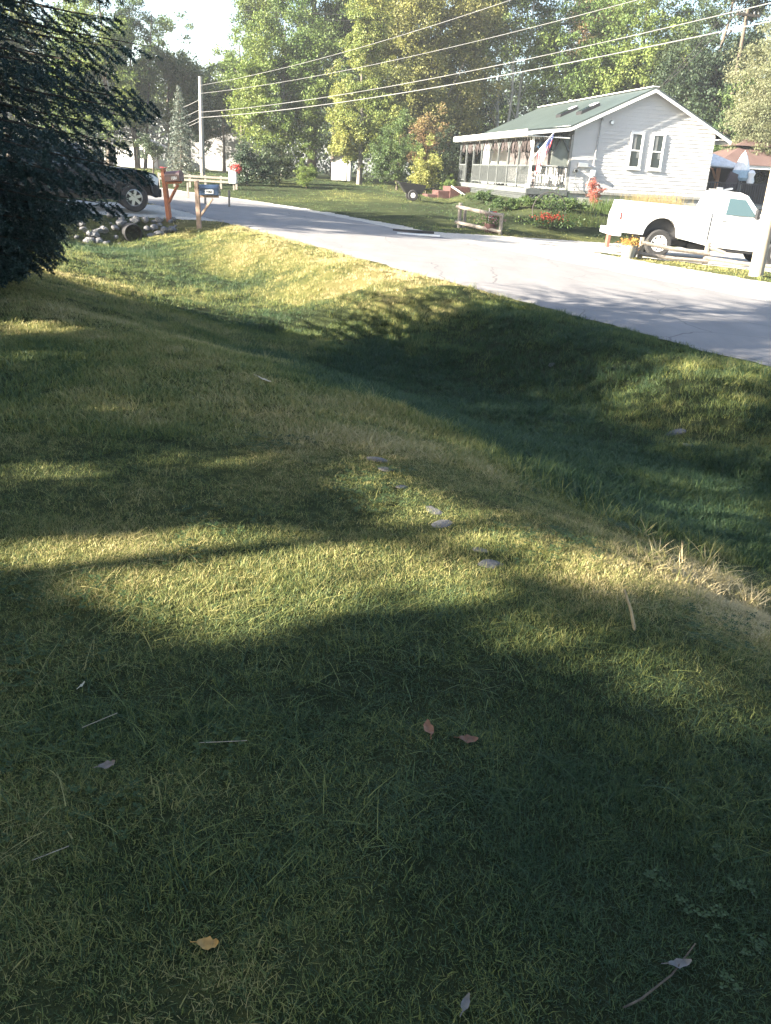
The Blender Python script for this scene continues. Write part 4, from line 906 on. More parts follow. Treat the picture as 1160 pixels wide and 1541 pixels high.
pbx2 = aty(162, 280, 84); pole((pbx2[0], 84, T1(pbx2[0], 84)), 7.9, .13, M_POLEG, 'farthest thin utility pole, close left of the far one')
pc = aty(1117, 60, 54); pole((pc[0], 54, T1(pc[0], 54)), float(aty(1119, 12, 54)[2])-T1(pc[0], 54), .14, BARK['brown'], 'utility pole with a dark crossarm above the trees at the top right corner', arm=.75, armz=.35, rot=.3)
def wire(name, a, b, sag, r, mt, label, group, n=28):
    a = Vector(a); b = Vector(b); pts = [a.lerp(b, i/n)-Vector((0, 0, 4*sag*(i/n)*(1-i/n))) for i in range(n+1)]
    mb = MB(); mb.tube(pts, r, 5); o = mb.build(name, mt, None, smooth=True); finish(o, None, label, 'cable', group); return o
def zat(u, v, y): return float(aty(u, v, y)[2])
GW = 'cables strung between the two utility poles'
for va, vb, r, sg, tx in ((129, -188, .008, .5, 'topmost thin pale cable crossing the treetops'), (141, -85, .008, .42, 'second pale cable from the top between the poles'), (169, -17, .010, .40, 'third pale cable from the top between the poles'), (177, 14, .013, .36, 'lowest and thickest pale cable between the poles')):
    wire('power_line', (PA.x, 52-.1, zat(304, va, 52)), (PR.x, PR.y+.18, zat(1152, vb, PR.y)), sg, r, M_WIRE, tx, GW)
GW2 = 'cables running on down the road'
for i, (va, vb) in enumerate(((150, 172), (165, 188), (177, 203), (182, 207))):
    q = aty(171-3*i, vb, 78); wire('power_line', (PA.x-.1, 52.1, zat(300, va, 52)), q, .55, .015, M_WIRE, ['highest', 'second', 'third', 'lowest'][i]+' pale cable sagging from the grey pole toward the far pole', GW2)
hp = hw(W_/2, -o-.05, HR-.02)
for i in range(2):
    wire('service_cable', (hp.x+.05*i, hp.y, hp.z), (PR.x-.1+.25*i, PR.y+.15, 8.9+PR.z-.4*i), .25, .016, M_WIRED, ['thin dark service cable from the house peak up to the near pole', 'second thin dark service cable beside it from the house peak'][i], 'service cables of the house')
for i, (v1, v2) in enumerate(((16, 14), (24, 26))):
    a = aty(365, v1, 58); b = aty(1120, v2, 60); wire('high_cable', a, b, .35, .016, M_WIRED, ['upper thin dark cable running level across the treetops', 'lower thin dark cable running level across the treetops'][i], 'level cables across the treetops')

# ================================================================== MAILBOXES
def mailbox(base, rz, lean, mpost, mbox, num, label, dark_plate, h=1.22, bl=.52, flag_up=False):
    r = empty('mailbox', base, rz, label, 'mailbox', None, rx=0, ry=lean)
    mb = MB(); mb.box(-.062, .062, -.062, .062, -.3, h); mb.v[4:] = [(x*.8 if z > 1 else x, y*.95, z+(.03 if x > 0 else 0)) for x, y, z in mb.v[4:]]
    mb.build('post', mpost, r, bevel=.008)
    MB().bar((.056, 0, h-.36), (.056+bl+.02, 0, h-.36), .09, .06).build('arm', mpost, r, bevel=.006)
    MB().bar((.05, 0, h-.86), (.40, 0, h-.42), .05, .09, up=(0, 1, 0)).build('brace', mpost, r, bevel=.006)
    pr2 = [(-.095, 0)]; k = 10
    pr2 = [(-.115, 0), (-.115, .15)]+[(.115*math.cos(PI-PI*i/k), .15+.11*math.sin(PI*i/k)) for i in range(1, k)]+[(.115, .15), (.115, 0)]
    n = len(pr2); x0, x1 = .08, .08+bl; z0 = h-.328
    mb = MB(); vs = [(x0, y, z0+z) for y, z in pr2]+[(x1, y, z0+z) for y, z in pr2]
    mb.add(vs, [tuple(range(n)), tuple(range(2*n-1, n-1, -1))]+[(i, (i+1) % n, (i+1) % n+n, i+n) for i in range(n)]); bx = mb.build('box', mbox, r, bevel=.004)
    vs = [(x1+.002, y*1.05, z0-.004+z*1.03) for y, z in pr2]+[(x1+.022, y*1.05, z0-.004+z*1.03) for y, z in pr2]
    MB().add(vs, [tuple(range(n)), tuple(range(2*n-1, n-1, -1))]+[(i, (i+1) % n, (i+1) % n+n, i+n) for i in range(n)]).build('door', mbox, bx)
    MB().box(x0+.04, x1-.03, -.121, -.116, z0+.155, z0+.165).build('rib', mbox, bx)
    if dark_plate:
        MB().box(x0+.16, x0+.16+.22, -.124, -.1165, z0+.035, z0+.135).build('number_plate', M_TRIM, bx); tm = M_DARK; tz = .08; tx = x0+.27
    else: tm = M_TRIM; tz = .075; tx = x0+.30
    text_mesh('house_number', num, .105 if not dark_plate else .085, tm, bx, (tx, -.1255 if dark_plate else -.118, z0+tz), (PI/2, 0, 0))
    return r
b1 = hit(255, 334); b2 = hit(300, 345)
mailbox((b1[0], b1[1], b1[2]), -.30, -.10, M_POST1, M_MAROON, '1081', 'dark maroon mailbox numbered 1081 on a leaning orange stained post', False, 1.36, .44)
mailbox((b2[0], b2[1], b2[2]), -.02, -.035, M_POST2, M_BLUBOX, '1084', 'navy blue mailbox numbered 1084 on a tan wooden post', True, 1.20, .50)

# ================================================================== VEHICLES (local x forward, origin on the ground under the rear axle)
def wheel(parent, c, R, wd, rimr, mrim, spokes=5, side=-1):
    w_ = MB().lathe([(rimr*.98, -wd*.48), (R*.90, -wd*.5), (R, -wd*.36), (R, wd*.36), (R*.90, wd*.5), (rimr*.98, wd*.48), (rimr*.9, 0), (rimr*.98, -wd*.48)], 'y', 36, c).build('wheel', M_BLK, parent, smooth=True)
    cx, cy, cz = c; yo = cy+side*wd*.36
    mb = MB(); mb.lathe([(rimr*1.0, side*wd*.46), (rimr*.93, side*wd*.48), (rimr*.86, side*wd*.30), (rimr*.84, -side*wd*.3)], 'y', 32, (cx, cy, cz)); mb.lathe([(0, side*wd*.42), (rimr*.24, side*wd*.42), (rimr*.28, side*wd*.3), (rimr*.28, 0)], 'y', 20, (cx, cy, cz))
    for k in range(spokes):
        a = 2*PI*k/spokes+.3; d = Vector((math.cos(a), 0, math.sin(a))); mb.bar(Vector((cx, cy+side*wd*.34, cz))+d*rimr*.2, Vector((cx, cy+side*wd*.34, cz))+d*rimr*.92, .035, rimr*.34, up=(0, 1, 0) if False else d.cross(Vector((0, 1, 0))))
    mb.build('rim', mrim, w_, smooth=True)
    MB().lathe([(0, side*wd*.20), (rimr*.85, side*wd*.20)], 'y', 24, (cx, cy, cz)).build('brake_disc', M_DARK, w_)
    return w_
def arch(cx, R, z0, n=12, a0=0, a1=PI): return [(cx+R*math.cos(PI-(a0+(a1-a0)*i/n)), z0+R*math.sin(a0+(a1-a0)*i/n)) for i in range(n+1)]
def shell(name, prof, hw_, mt, parent, tuck, bevel=.03, zt=None):
    """side profile extruded across the car, pulled in toward the roof by tuck(z)"""
    mb = MB(); n = len(prof); K = 4; ys = [-1, -.93, .93, 1]
    vs = []
    for yk in ys:
        for x, z in prof: vs.append((x, yk*hw_*tuck(x, z), z))
    fs = [tuple(range(n)), tuple(range(4*n-1, 3*n-1, -1))]
    for j in range(3):
        for i in range(n): fs.append((j*n+i, j*n+(i+1) % n, (j+1)*n+(i+1) % n, (j+1)*n+i))
    mb.add(vs, fs); return mb.build(name, mt, parent, smooth=True, bevel=bevel)
# --- white work truck
GZ = lambda x, y: T1(x, y)
tb_ = np.array([7.90, 28.4]); tilt = .035
tk = empty('pickup_truck', (tb_[0], tb_[1], -.25-.035*7.9+.012), 0, 'white regular cab work pickup parked side on behind the rail fence', 'truck', None, 0, tilt)
R = .40; WB = 3.70; HWD = .98
tuckb = lambda x, z: 1-.03*max(0, z-1.0)-.05*max(0, .6-z)
bed = [(-1.22, .78), (-1.20, .62)]+arch(0, .53, .62)+[(1.30, .50), (1.42, .50), (1.42, 1.47), (-1.16, 1.55), (-1.20, 1.50), (-1.24, 1.1)]
bed = [(-1.24, 1.1), (-1.24, .62)]+arch(0, .54, .60)+[(1.42, .46), (1.42, 1.48), (-1.14, 1.52), (-1.18, 1.30)]
shell('bed', bed, HWD, M_VAN, tk, tuckb, .025)
ins_ = MB().box(-1.0, 1.3, -.78, .78, 1.50, 1.53).build('bed_cover', plain('bed_liner', (.35, .35, .34), .7), tk)
MB().box(-1.45, -1.19, -.95, .95, .50, .70).build('rear_bumper', M_VAN, tk, bevel=.03)
MB().box(-1.30, -1.262, -.90, -.82, .98, 1.18).build('tail_light', plain('tail_red', (.10, .01, .01), .3), tk, bevel=.01)
tuckc = lambda x, z: 1-.20*max(0, z-1.28)-.05*max(0, .6-z)
cabp = [(1.47, .44), (2.95, .40), (2.98, .62)]+arch(WB, .55, .60)+[(4.62, .52), (4.68, .95), (4.60, 1.22), (3.2, 1.36), (3.0, 1.38), (2.42, 1.98), (2.2, 2.05), (1.72, 2.05), (1.62, 2.0), (1.47, 1.45)]
cab = shell('body', cabp, HWD, M_VAN, tk, tuckc, .03)
def sidepanel(name, poly, mt, parent, hw_, tuck, side=-1, off=.006, th=.01):
    n = len(poly); vs = [(x, side*(hw_*tuck(x, z)+off), z) for x, z in poly]+[(x, side*(hw_*tuck(x, z)-th), z) for x, z in poly]
    return MB().add(vs, [tuple(range(n)), tuple(range(2*n-1, n-1, -1))]+[(i, (i+1) % n, (i+1) % n+n, i+n) for i in range(n)]).build(name, mt, parent)
M_GAP = plain('panel_gap', (.05, .05, .05), .8)
def seam(pts, side, parent, hw_, tuck, w=.014):
    mb = MB()
    for (x0, z0), (x1, z1) in zip(pts[:-1], pts[1:]): mb.bar((x0, side*(hw_*tuck(x0, z0)+.008), z0), (x1, side*(hw_*tuck(x1, z1)+.008), z1), w, .008, up=(0, side, 0))
    return mb.build('panel_gap', M_GAP, parent)
for sd2 in (-1, 1):
    seam([(1.60, .52), (2.86, .50), (2.90, 1.36), (2.40, 1.93), (1.75, 1.95), (1.66, 1.40), (1.60, .52)], sd2, tk, HWD, tuckc); seam([(-1.12, 1.42), (1.36, 1.38)], sd2, tk, HWD, tuckb, .01)
    seam([(-.95, 1.15), (-.78, 1.15), (-.78, .98), (-.95, .98), (-.95, 1.15)], sd2, tk, HWD, tuckb, .01)
    dpan = sidepanel('door', [(1.60, .52), (2.86, .50), (2.90, 1.36), (2.40, 1.93), (1.75, 1.95), (1.66, 1.40)], M_VAN, tk, HWD, tuckc, sd2, .008)
    sidepanel('window', [(1.82, 1.40), (2.76, 1.40), (2.36, 1.86), (1.88, 1.87)], M_TEAL, dpan, HWD, tuckc, sd2, .014)
    MB().cbox((1.80, sd2*(HWD+.02), 1.22), (.18, .03, .035)).build('handle', M_CHR, dpan, bevel=.008)
    mr = MB(); mr.cbox((2.72, sd2*(HWD+.15), 1.48), (.10, .18, .30)); mr.bar((2.76, sd2*(HWD-.02), 1.40), (2.74, sd2*(HWD+.1), 1.44), .05); mr.build('mirror', M_DARK, dpan, bevel=.03)
    MB().box(1.5, 2.9, *sorted((sd2*.80, sd2*.93)), .34, .40).build('running_board', M_DARK, tk, bevel=.01)
    MB().cbox((4.60, sd2*.78, 1.02), (.14, .3, .26)).build('headlight', plain('headlight_lens_'+('l' if sd2 < 0 else 'r'), (.6, .62, .64), .1), tk, bevel=.03)
    for cx in (0, WB): wheel(tk, (cx, sd2*(HWD-.15), R), R, .25, .245, M_VAN if cx == 0 else M_CHR, 8, sd2)
mb = MB(); mb.add([(3.02, -.78, 1.40), (3.02, .78, 1.40), (2.46, .68, 1.95), (2.46, -.68, 1.95)], [(0, 1, 2, 3)]); ws = mb.build('windscreen', M_TEAL, tk); ws.modifiers.new('t', 'SOLIDIFY').thickness = .02; ws.location = (.03, 0, .012)
MB().box(1.0, 3.4, -.55, .55, .30, .46).box(-.6, 1.0, -.45, .45, .36, .5).tube([(.6, .3, .40), (1.4, .3, .40)], .11, 10).tube([(-.0, -.8, R), (0, .8, R)], .07, 8).build('chassis', M_DARK, tk)
MB().box(4.62, 4.82, -.95, .95, .50, .78).build('front_bumper', M_CHR, tk, bevel=.04)
mb = MB(); mb.bar((1.72, -.55, 2.06), (1.72, .55, 2.06), .12, .09); mb.cbox((1.60, -.6, 2.10), (.16, .14, .1)); mb.cbox((1.90, -.35, 2.10), (.34, .16, .05), rot=(0, -.3, 0)); mb.build('roof_light_bar', M_CHR, tk, bevel=.01)
MB().box(-1.52, -1.44, -.7, -.4, .14, .5).build('mud_flap', plain('rusty_flap', (.16, .07, .05), .8), tk)
# --- dark blue pickup by the culvert: only its front shows past the spruce
pt = hit(203, 322)
TA = .38; T2 = empty('pickup_truck', (pt[0]-3.15*math.cos(TA)-.85*math.sin(TA), pt[1]-3.15*math.sin(TA)+.85*math.cos(TA), zroad(pt[0])+.02), TA, 'dark blue crew cab pickup with its nose past the spruce, parked over the culvert', 'truck', None, 0, 0)
R2 = .385; WB2 = 3.15; H2 = .93
tk2 = lambda x, z: (1-.22*max(0, z-1.10)-.05*max(0, .55-z))*(1-.07*max(0, x-3.3)**1.2)
p2 = [(-1.25, .52)]+arch(0, .50, .55)+[(.7, .45), (2.45, .44)]+arch(WB2, .50, .54)+[(3.74, .40), (3.84, .42), (3.88, .62), (3.86, .95), (3.76, 1.06), (3.2, 1.15), (2.45, 1.19), (1.72, 1.74), (.35, 1.78), (.12, 1.15), (-1.22, 1.12)]
b2_ = shell('body', p2, H2, M_NAVY, T2, tk2, .035)
for sd2 in (-1, 1):
    sidepanel('window', [(.42, 1.18), (2.28, 1.20), (1.68, 1.66), (.52, 1.68)], M_GLASS, T2, H2, tk2, sd2, .006)
    sidepanel('headlight', [(3.50, .90), (3.82, .74), (3.86, .93), (3.68, 1.03), (3.50, 1.05)], plain('clear_lens_'+('a' if sd2 < 0 else 'b'), (.62, .66, .68), .12, sc=30), T2, H2, tk2, sd2, .012)
    MB().tube([(WB2+.53*math.cos(a), sd2*(H2+.005), .54+.53*math.sin(a)) for a in [PI*i/14 for i in range(15)]], .028, 6).build('wheel_arch_flare', M_NAVY, T2, smooth=True)
    for cx in (0, WB2): wheel(T2, (cx, sd2*(H2-.13), R2), R2, .25, .235, M_CHR, 6, sd2)
    MB().cbox((2.30, sd2*(H2+.12), 1.22), (.12, .2, .17)).build('mirror', M_NAVY, T2, bevel=.03)
MB().add([(2.52, -.70, 1.20), (2.52, .70, 1.20), (1.82, .62, 1.74), (1.82, -.62, 1.74)], [(0, 1, 2, 3)]).build('windscreen', M_GLASS, T2, loc=(.02, 0, .02)).modifiers.new('t', 'SOLIDIFY').thickness = .02
MB().box(3.78, 3.94, -.82, .82, .42, .66).build('front_bumper', M_NAVY, T2, bevel=.05); MB().box(3.82, 3.885, -.5, .5, .72, .98).build('grille', M_DARK, T2, bevel=.01)
MB().box(-.9, 3.4, -.5, .5, .3, .45).build('chassis', M_DARK, T2)

# ================================================================== RAIL FENCE, PLANTER, NEAR POLE
fpts = [hit(962, 389), hit(1060, 398), hit(1166, 409)]
fpts = [np.array([p_[0], p_[1], p_[2]]) for p_ in fpts]
fe = empty('split_rail_fence', fpts[0], 0, 'low weathered split rail fence standing in front of the white truck', 'fence')
rel = lambda p_, dz: Vector((float(p_[0]-fpts[0][0]), float(p_[1]-fpts[0][1]), float(p_[2]-fpts[0][2]+dz)))
for p_, h in zip(fpts, (.60, .64, .62)): MB().tube([rel(p_, -.2), rel(p_, h)], [.085, .075], 7).build('post', M_RAIL, fe)
MB().tube([rel(fpts[0], -.1)+Vector((-.28, -.1, 0)), rel(fpts[0], .42)+Vector((0, -.08, 0))], .045, 6).build('post', M_RAIL, fe)
for a, b, z0, z1 in ((0, 1, .46, .30), (0, 1, .14, .10), (1, 2, .20, .14), (1, 2, .40, .12)):
    if (a, z0) == (1, .40): MB().tube([rel(fpts[1], .50), rel(fpts[1], .36)+Vector((.5, -.1, 0))], .06, 6).build('rail', M_RAIL, fe); continue
    A_, B2 = rel(fpts[a], z0), rel(fpts[b], z1); m_ = A_.lerp(B2, .5)+Vector((0, -.02, -.03)); MB().tube([A_+Vector((-.06, -.07, 0)), m_+Vector((0, -.07, 0)), B2+Vector((.08, -.07, 0))], [.055, .062, .05], 7).build('rail', M_RAIL, fe)
M_FLO = leafmat('orange_flowers', [(.45, .10, .05), (.55, .22, .06), (.30, .28, .08), (.5, .14, .12)]); M_RFL = leafmat('red_flowers', [(.36, .04, .03), (.42, .07, .04), (.30, .12, .06)])
pl = hit(944, 388); pt_ = empty('planter', pl, 0, 'grey half barrel planter of orange flowers at the left end of the rail fence', 'planter')
MB().lathe([(0, 0), (.17, 0), (.235, .36), (.21, .36), (.19, .28), (0, .28)], 'z', 18).build('barrel', M_GREYW, pt_, smooth=True)
P = rng.normal(size=(420, 3))*np.array([.15, .13, .07])+np.array([0, 0, .42]); V, F = leafquads(P, .055); mesh_np('flowers', V, F, M_FLO, pt_)
# ================================================================== HOUSE LAWN THINGS
for b_, r_ in (((-.6, .6, -.7, .7, .5, 1.2), tk), ((3.15, 4.2, -.7, .7, .55, 1.1), tk), ((-.5, .5, -.65, .65, .45, 1.0), T2), ((2.6, 3.7, -.60, .60, .45, 1.0), T2)): MB().box(*b_).build('wheel_well', M_DARK, r_)
def at(u, v): 
    p_ = hit(u, v); return Vector((float(p_[0]), float(p_[1]), float(p_[2])))
q = at(690, 343); q2 = at(752, 353); dv = (q2-q); L = dv.length
lb = empty('log_rail', q, math.atan2(dv.y, dv.x), 'short rustic log rail frame standing alone on the house lawn', 'log fence')
for x in (0, L): MB().tube([(x, 0, -.2), (x, 0, .85 if x == 0 else .62)], .07, 7).build('post', M_RAIL, lb)
MB().tube([(0, .32, -.2), (0, .32, .70)], .06, 7).build('post', M_RAIL, lb)
for z0, z1 in ((.72, .55), (.20, .02)): MB().tube([(-.1, -.08, z0), (L/2, -.08, (z0+z1)/2-.01), (L+.1, -.08, z1)], [.06, .065, .055], 7).build('rail', M_RAIL, lb)
q = at(738, 350); fp = empty('flower_tub', q, 0, 'brown tub of pink and green plants at the right end of the log rail frame', 'planter')
MB().lathe([(0, 0), (.2, 0), (.24, .3), (.2, .3), (0, .25)], 'z', 14).build('tub', M_RED, fp, smooth=True)
P = rng.normal(size=(700, 3))*np.array([.30, .2, .16])+np.array([.1, 0, .38]); V, F = leafquads(P[P[:, 2] > .03], .07); mesh_np('plant', V, F, LM['mid'], fp)
P = rng.normal(size=(160, 3))*np.array([.3, .2, .12])+np.array([.0, -.05, .45]); V, F = leafquads(P[P[:, 2] > .03], .07); mesh_np('blossom', V, F, leafmat('pink_flowers', [(.45, .15, .2), (.4, .25, .3), (.3, .2, .25)]), fp)
q = at(722, 343)+Vector((.0, .25, 0)); sf = empty('small_flag', at(733, 349)+Vector((0, -.1, 0)), 0, 'tiny striped garden flag stuck in the flower tub on the lawn', 'flag')
MB().tube([(0, 0, 0), (0, 0, .8)], .008, 5).build('stick', M_TRIM, sf)
mb = MB()
for i in range(7): mb.box(.005, .26, -.004, .004, .42+.04*i, .42+.04*(i+1)-.0005, i % 2)
mb.box(.005, .12, -.007, .007, .58, .70, 2); mb.build('flag_cloth', [m_fr, m_fw, m_fb], sf)
q = at(823, 343); hoop = empty('garden_hoop', q, .1, 'thin dark iron wheel shaped hoop with a climbing plant behind the red flowers', 'garden ornament')
HRD = .62; mb = MB(); mb.tube([(HRD*math.cos(2*PI*i/40), 0, HRD+HRD*math.sin(2*PI*i/40)) for i in range(41)], .016, 6, cap=False)
for k in range(4): a = PI*k/4; mb.tube([(HRD*math.cos(a), 0, HRD+HRD*math.sin(a)), (-HRD*math.cos(a), 0, HRD-HRD*math.sin(a))], .007, 5)
mb.build('iron_ring', plain('rusty_iron', (.06, .05, .045), .7), hoop, smooth=True)
P = rng.normal(size=(900, 3))*np.array([.30, .18, .30])+np.array([.25, .1, .75]); V, F = leafquads(P[P[:, 2] > .03], .07); mesh_np('climbing_plant', V, F, LM['mid'], hoop)
q = at(824, 340); rf = empty('flower_bed', q+Vector((0, -.35, 0)), 0, 'patch of bright red flowers with tall grass in front of the iron hoop', 'flowers')
P = rng.normal(size=(420, 3))*np.array([.26, .12, .08])+np.array([0, 0, .30]); V, F = leafquads(P[P[:, 2] > .03], .075); mesh_np('blossom', V, F, M_RFL, rf)
P = rng.normal(size=(900, 3))*np.array([.55, .25, .12])+np.array([.15, 0, .14]); V, F = leafquads(P[P[:, 2] > .0], .09); mesh_np('foliage', V, F, LM['mid'], rf)
def grass_clump(name, base, n, h, sp, mt, label, cat='grass clump', w=.02):
    vs = []; fs = []
    for i in range(n):
        a = random.uniform(0, 6.28); r = sp[0]*random.gauss(0, .5); y = sp[1]*random.gauss(0, .5); hh = h*random.uniform(.5, 1.1); l = .35*hh*random.random(); dx, dy = math.cos(a)*l, math.sin(a)*l
        b = len(vs); vs += [(r-w/2, y, 0), (r+w/2, y, 0), (r+dx*.4+w*.4, y+dy*.4, hh*.6), (r+dx*.4-w*.4, y+dy*.4, hh*.6), (r+dx, y+dy, hh)]; fs += [(b, b+1, b+2, b+3), (b+3, b+2, b+4)]
    me = bpy.data.meshes.new(name); me.from_pydata(vs, [], fs); me.materials.append(mt); o = bpy.data.objects.new(name, me); COL.objects.link(o); o.location = base; return finish(o, None, label, cat)
M_TAN = leafmat('tan_seed_grass', [(.30, .25, .13), (.42, .34, .18), (.50, .42, .24)]); M_TG = leafmat('tall_green_grass', [(.06, .11, .035), (.12, .17, .05), (.22, .22, .08)])
for u, v, y, tx in ((962, 310, 37.8, 'tan seeding ornamental grass against the house wall, left one'), (998, 312, 37.9, 'taller tan seeding ornamental grass against the house wall, right one')):
    p_ = aty(u, v, y); grass_clump('tall_grass', (p_[0], y, T1(p_[0], y)), 420, 1.15 if u > 970 else .95, (.85, .3), M_TAN, tx)
p_ = aty(1020, 312, 37.8); grass_clump('tall_grass', (p_[0], 37.8, T1(p_[0], 37.8)), 260, .8, (.9, .3), M_TG, 'green long grass between the tan grasses and the foundation')
grass_clump('tall_grass', at(865, 340), 300, .55, (.9, .4), M_TG, 'long pale green grass to the right of the red flowers')
grass_clump('tall_grass', at(915, 322), 420, .7, (1.3, .5), M_TG, 'long rough grass on the bank right of the red shrub')
q = at(619, 302); wbw = empty('garden_cart', q, .15, 'black poly garden cart with two wheels parked on the lawn', 'wheelbarrow')
mb = MB(); vs = [(-.35, -.30, .35), (.45, -.30, .32), (.45, .30, .32), (-.35, .30, .35), (-.72, -.40, .82), (.62, -.40, .72), (.62, .40, .72), (-.72, .40, .82)]
mb.add(vs, [(3, 2, 1, 0), (0, 1, 5, 4), (1, 2, 6, 5), (2, 3, 7, 6), (3, 0, 4, 7)]); tr_ = mb.build('tray', M_DARK, wbw, bevel=.02); tr_.modifiers.new('t', 'SOLIDIFY').thickness = .02
for sy in (-.36, .36): 
    w3 = MB().lathe([(.12, -.04), (.22, -.045), (.25, 0), (.22, .045), (.12, .04)], 'y', 24, (0, sy, .25)).build('wheel', M_BLK, wbw, smooth=True); MB().lathe([(0, -.05), (.11, -.045), (.12, .045), (0, .05)], 'y', 20, (0, sy, .25)).build('rim', M_TRIM, w3)
mb = MB(); mb.tube([(.3, -.25, .34), (.42, -.25, .02)], .02, 6); mb.tube([(.3, .25, .34), (.42, .25, .02)], .02, 6); mb.tube([(.5, -.28, .5), (1.05, -.25, .62), (1.05, .25, .62), (.5, .28, .5)], .018, 6); mb.tube([(0, -.36, .25), (0, .36, .25)], .02, 6); mb.build('frame', M_DARK, wbw)
q = at(632, 356); bd = MB().box(-.7, .6, -.06, .06, 0, .05).build('white_board', M_TRIM, None, bevel=.01, loc=q+Vector((0, 0, .025)), rot=(0, 0, -.05)); finish(bd, None, 'white board lying on the gravel shoulder across the road', 'board')
q = at(622, 352); bd = MB().box(-.65, .65, -.06, .06, 0, .08).build('dark_board', M_DARK, None, bevel=.01, loc=q+Vector((0, .25, .02)), rot=(0, 0, -.05)); finish(bd, None, 'dark bar lying just behind the white board on the shoulder', 'board')
# ================================================================== REAR DECK, GAZEBO, UMBRELLA
dy = 42.5; dk = aty(1064, 296, dy); dk2 = aty(1160, 306, dy); zt = 1.0
zb = float(aty(1090, 300, dy)[2])-.55; ztop = float(aty(1090, 274, dy)[2])
rd = empty('rear_deck', (dk[0]-.4, dy, zb), .03, 'raised deck with black baluster railing behind the right corner of the house', 'deck')
H_ = ztop-zb
MB().box(0, 5.2, 0, 4.5, H_-1.08, H_-.95).build('deck_floor', M_GREYW, rd)
mb = MB(); mb.box(0, 5.2, -.05, .03, H_-.05, H_); mb.box(0, 5.2, -.03, .01, H_-.88, H_-.83)
for k in range(47): x = .06+.11*k; mb.box(x-.018, x+.018, -.03, .01, H_-.83, H_-.05)
mb.build('railing', M_BLKRAIL, rd)
for x in (.03, 1.75, 3.45, 5.15): MB().box(x-.05, x+.05, -.06, .05, -.6, H_+.05).build('post', M_BLKRAIL, rd)
MB().box(.02, 5.18, .06, .1, -.5, H_-1.1).build('skirt_board', M_BLKRAIL, rd)
gy_ = 46.5; gl = aty(1068, 250, gy_); gr = aty(1165, 232, gy_); zf = zb+H_-.95
ge = float(aty(1120, 249, gy_)[2])
gz = empty('gazebo', (gl[0]+2.35, gy_+1.5, zf), .05, 'cedar gazebo with a two tier faded red metal roof on the rear deck', 'gazebo')
EZ = ge-zf; a = 2.6; mb = MB()
def hip(mb, a, z0, b, z1): mb.add([(-a, -a, z0), (a, -a, z0), (a, a, z0), (-a, a, z0), (-b, -b, z1), (b, -b, z1), (b, b, z1), (-b, b, z1)], [(0, 1, 5, 4), (1, 2, 6, 5), (2, 3, 7, 6), (3, 0, 4, 7), (3, 2, 1, 0), (4, 5, 6, 7)])
hip(mb, a, EZ, .9, EZ+.82); hip(mb, 1.15, EZ+.92, .05, EZ+1.38); mb.build('roof', M_GAZ, gz)
mb = MB(); mb.box(-2.5, 2.5, -2.5, -2.42, EZ-.16, EZ-.004); mb.box(-2.5, 2.5, 2.42, 2.5, EZ-.16, EZ-.004); mb.box(-2.5, -2.42, -2.42, 2.42, EZ-.16, EZ-.004); mb.box(2.42, 2.5, -2.42, 2.42, EZ-.16, EZ-.004); mb.build('beam', M_TRIM, gz)
for sx in (-2.3, .95, 2.3):
    for sy in ((-2.3, 2.3) if sx != .95 else (-2.3,)): 
        MB().box(sx-.08, sx+.08, sy-.08, sy+.08, 0, EZ-.16).build('post', M_GAZW, gz)
        MB().tube([(sx-.5*1, sy, EZ-.2), (sx-.3, sy, EZ-.28), (sx-.1, sy, EZ-.7)], .05, 6).build('brace', M_GAZW, gz)
MB().box(-2.3, 2.3, -.5, -.42, 0, EZ-.1).build('privacy_screen', plain('dark_screen', (.03, .028, .03), .9), gz)
ux = aty(1113, 272, 43.6); uz = float(ux[2]); um = empty('patio_umbrella', (ux[0], 43.6, zf), 0, 'closed patio umbrella, white above and pale blue below, on the rear deck', 'umbrella')
ht_ = float(aty(1119, 229, 43.6)[2])-zf; hb = uz-zf
nseg = 16; vs = []; fs = []; mi = []
lv = [(0, .05), (.12, .14), (.35, .24), (.62, .33), (.63, .335), (.9, .40), (1, .30)]
for q_, r_ in lv:
    for k in range(nseg): a_ = 2*PI*k/nseg; rr = r_*(1+(.22 if k % 2 else -.12)*q_)*1.0; vs.append((rr*math.cos(a_), rr*math.sin(a_), ht_-(ht_-hb)*q_))
for j in range(len(lv)-1):
    for k in range(nseg): fs.append((j*nseg+k, j*nseg+(k+1) % nseg, (j+1)*nseg+(k+1) % nseg, (j+1)*nseg+k)); mi.append(1 if j >= 4 else 0)
mb = MB(); mb.v = vs; mb.f = fs; mb.m = mi; mb.build('canopy', [plain('white_canvas', (.75, .76, .78), .8), plain('pale_blue_canvas', (.30, .42, .52), .8)], um)
MB().tube([(0, 0, 0), (0, 0, ht_+.08)], .025, 8).build('umbrella_pole', M_GREYW, um)
bx_ = aty(1101, 262, 43.3); b_ = MB().box(-.28, .28, -.05, .05, 0, 1.05).build('leaning_panel', plain('dark_purple_panel', (.045, .03, .04), .6), None, bevel=.02, loc=(bx_[0]-.1, 43.3, zf+.35), rot=(0, .28, .1)); finish(b_, None, 'dark panel leaning beside the closed umbrella', 'panel')
cn = aty(1062, 248, 44.0); can = empty('white_canopy', (cn[0]+.9, 44.6, zf), 0, 'low white canopy roof between the house corner and the gazebo', 'canopy')
